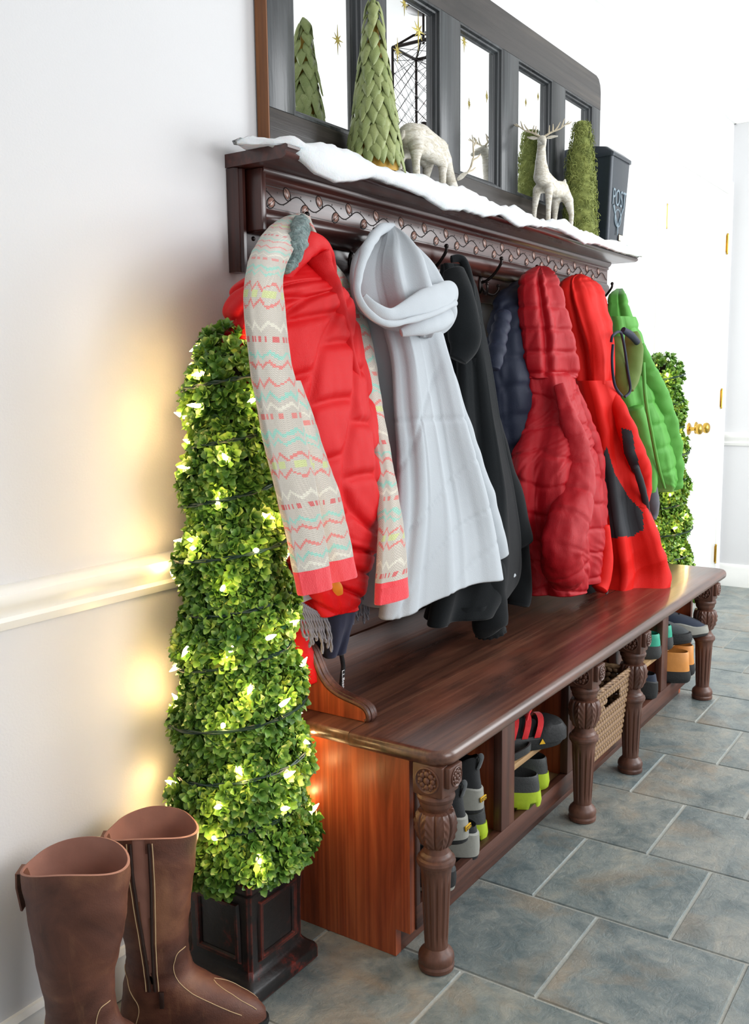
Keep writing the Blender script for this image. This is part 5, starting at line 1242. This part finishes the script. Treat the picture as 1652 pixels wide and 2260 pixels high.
for r_ in range(nrow):
    z = bz0 + .008 + (bz1 - bz0 - .02) * r_ / (nrow - 1)
    for side in range(4):
        cnt = 15 if side in (0, 2) else 20
        for k in range(cnt):
            u = (k + .5 + .25 * (r_ % 2)) / (cnt + .5)
            if side == 0 and nrow - 4 <= r_ <= nrow - 3 and .3 < u < .7: continue
            p = bpt(side, u, z)
            M4 = Matrix.Translation(p) @ Matrix.Rotation((0, PI / 2, PI, -PI / 2)[side], 4, 'Z')
            if side == 0: link_mesh('strand', st_me if r_ % 2 else st_ne, bk, Matrix.Translation(-bw) @ M4)
            else: src = st_m if r_ % 2 else st_n; rest.add([M4 @ Vector(v) for v in src.v], src.f)
rest.build('side_weave', M_bask, bk, kind='stuff', angle=180)
mb = MB(); cs = [bpt(0, 0, bz1), bpt(1, 0, bz1), bpt(2, 0, bz1), bpt(3, 0, bz1), bpt(0, 0, bz1)]
P = []
for a, b in zip(cs, cs[1:]):
    for i in range(24): P.append(a + (b - a) * i / 24)
P.append(cs[-1])
for ph in (0, 2.1, 4.2): mb.tube([p + Vector((.003 * cos(i * .9 + ph), .003 * cos(i * .9 + ph), .004 * sin(i * .9 + ph))) for i, p in enumerate(P)], .0045, 6)
mb.build('rim', M_bask, bk, angle=180)

# ---- tall leather boots
M_lth = NT('brown_leather'); _v = M_lth.coord('Object', rnd=True); _a = M_lth.noise(_v, 9, 5, .6, .6); _s = M_lth.noise(M_lth.coord('Object', (60, 60, 4), rot=(0, 0, 0)), 1, 4, .6, .4); _f = M_lth.noise(_v, 400, 3)
_c = M_lth.ramp(_a, [(.3, s2l((66, 36, 27))), (.5, s2l((98, 58, 43))), (.72, s2l((132, 88, 62)))])
_c = M_lth.mix(M_lth.ramp(_s, [(.6, (0, 0, 0, 1)), (.8, (.35, .35, .35, 1))]), _c, s2l((150, 106, 72)))
M_lth.bump(M_lth.math('ADD', M_lth.math('MULTIPLY', _a, .8), M_lth.math('MULTIPLY', _f, .3)), .3, .006); M_lth = M_lth.set(_c, .55, 0)
M_lin = plain('tan_boot_lining', (160, 114, 98), .7, 0, .1, 60, .08)
M_stitch = plain('tan_thread', (206, 176, 134), .7)
M_zip = plain('dark_zip', (52, 34, 28), .5, .2)
def boot(label, loc, rz, H, zip_side, wide=1.0):
    g = thing('riding_boot', label, 'boot', group='pair of riding boots')
    topw = lambda th, x: -.009 * cos(2 * th)
    def lv(z, xb, xf, hw, dz=None, heel=1.0): return sring(z, xb, xf, hw, 72, heel, dz, 2.1)
    MB().loft([lv(0, -.076, .19, .043, None, .86), lv(.012, -.078, .195, .047, None, .86), lv(.02, -.077, .194, .047, None, .86)]).build('sole', M_rub, g, local=True)
    MB().loft([lv(-.0 + .0005, -.077, -.01, .04, None, .95), lv(.024, -.079, -.004, .041, None, .95)]).build('heel', M_zip, g, local=True)
    def prof(z):
        T = [(.018, -.074, .19, .044), (.035, -.076, .188, .045), (.055, -.074, .172, .044), (.075, -.07, .14, .0425), (.095, -.066, .1, .042), (.115, -.062, .07, .042), (.14, -.059, .054, .043), (.17, -.06, .05, .046), (.22, -.066, .056, .052), (.28, -.074, .066 * wide, .059), (.34, -.08, .075 * wide, .064), (H, -.085, .082 * wide, .066)]
        for a, b in zip(T, T[1:]):
            if a[0] <= z <= b[0]:
                k = (z - a[0]) / (b[0] - a[0]); return tuple(a[i] + (b[i] - a[i]) * k for i in (1, 2, 3))
        return T[-1][1:] if z > T[-1][0] else T[0][1:]
    zs = [.018 + (H - .018) * k / 45 for k in range(46)]; rings = []
    for z in zs:
        xb, xf, hw = prof(z); hl = .86 + .14 * smooth01((z - .06) / .1)
        R_ = lv(z, xb, xf, hw, topw if False else (lambda th, x, z=z: topw(th, x) * smooth01((z - H + .1) / .1)), hl)
        for p in R_:
            w_ = .0035 * noise.noise(Vector((p.x * 22 + rz * 9, p.y * 22, p.z * 30))) * smooth01((z - .03) / .05) + .004 * noise.noise(Vector((p.x * 9, p.y * 9 + rz, p.z * 60))) * math.exp(-((z - .13) / .05) ** 2)
            d = Vector((p.x, p.y, 0)); d = d.normalized() if d.length > .001 else Vector((1, 0, 0)); p += d * w_
        rings.append(R_)
    def slit(mb):
        if not zip_side: return None
        return pick(mb, lambda c, f: c.z > .12 and c.y * zip_side > .01 and abs(c.x - (-.008 - .02 * (c.z - .12))) < .003 + .010 * smooth01((c.z - .12) / .25))
    mb = MB().loft(rings, True, False); slit(mb); mb.build('leather_upper', M_lth, g, local=True, angle=60)
    inn = []
    for R_ in reversed(rings[14:]):
        c = Vector((0, 0, 0))
        for p in R_: c += p
        c /= len(R_); inn.append([c + (p - c) * .955 + Vector((0, 0, .0015 if R_ is rings[-1] else 0)) for p in R_])
    MB().loft([rings[-1]] + inn, False, True).build('lining', M_lin, g, local=True, angle=60)
    def on(z, th, out=.001):
        k = min(45, max(0, (z - .018) / (H - .018) * 45)); i = int(min(44, k)); f = k - i; jj = (th / (2 * PI) * 72) % 72; j = int(jj) % 72; fj = jj - int(jj); j2 = (j + 1) % 72
        p = (rings[i][j] * (1 - fj) + rings[i][j2] * fj) * (1 - f) + (rings[i + 1][j] * (1 - fj) + rings[i + 1][j2] * fj) * f; c = Vector((sum(q.x for q in rings[i]) / 72, 0, p.z)); d = (p - c); d.z = 0
        return p + d.normalized() * out
    def line(pts, r=.0007, m=M_stitch, nm='stitching', n=40):
        mb = MB(); mb.tube([on(z, th, .0008) for th, z in crom(pts, n)], r, 5); mb.build(nm, m, g, local=True)
    for s in (1, -1):
        b = 0 if s > 0 else 2 * PI
        t_ = lambda a: a if s > 0 else 2 * PI - a
        line([(t_(.35), .175), (t_(.75), .172), (t_(.95), .15), (t_(1.0), .12), (t_(1.02), .09), (t_(.9), .06), (t_(.75), .045)])
        line([(t_(2.4), .03), (t_(2.3), .07), (t_(2.5), .11), (t_(2.9), .13), (t_(3.1), .135)])
        line([(t_(.05), .098), (t_(.3), .085), (t_(.42), .065), (t_(.35), .045)])
    if zip_side:
        for e in (-1, 1):
            P = []
            for k in range(24):
                z = .105 + (H - .112) * k / 23; x = (-.008 - .02 * (z - .12)) + e * (.005 + .011 * smooth01((z - .12) / .25))
                xb, xf, hw = prof(z); xm = (xb + xf) / 2; a = math.acos(max(-1, min(1, (x - xm) / ((xf - xb) / 2)))); th = a if zip_side > 0 else 2 * PI - a
                p = on(z, th, .001); p.x = x; P.append(p)
            MB().tube(P, .0028, 6).build('zip_tape', M_zip, g, local=True)
            MB().tube([p + Vector((e * .0062, zip_side * .0004, 0)) for p in P], .0009, 5).build('stitching', M_stitch, g, local=True)
        c = on(.1, 1.6 if zip_side > 0 else 2 * PI - 1.6, .003); MB().box(c.x - .006, c.x + .002, c.y - .003, c.y + .003, .075, .105, .001).build('zip_pull', M_zip, g, local=True)
    # rear pull strap
    th = PI; P = [on(H - .075, th, .004), on(H - .03, th, .006), on(H - .004, th, .004), on(H - .004, th, -.005), on(H - .05, th, -.006)]
    mb = MB(); rings_ = [[p + Vector((0, -.016, 0)), p + Vector((0, .016, 0)), p + Vector((-.003, .016, .001)), p + Vector((-.003, -.016, .001))] for p in P]; mb.loft(rings_); mb.build('rear_strap', M_lth, g, local=True)
    pose(g, loc, rz); return g
boot('tall brown leather boot with scuffed shaft nearest the viewer', (.925, -.155, .001), -.95, .41, 0, 1.08)
boot('tall brown leather boot with open side zip beside the urn', (1.1, -.15, .001), -.93, .395, -1, .95)
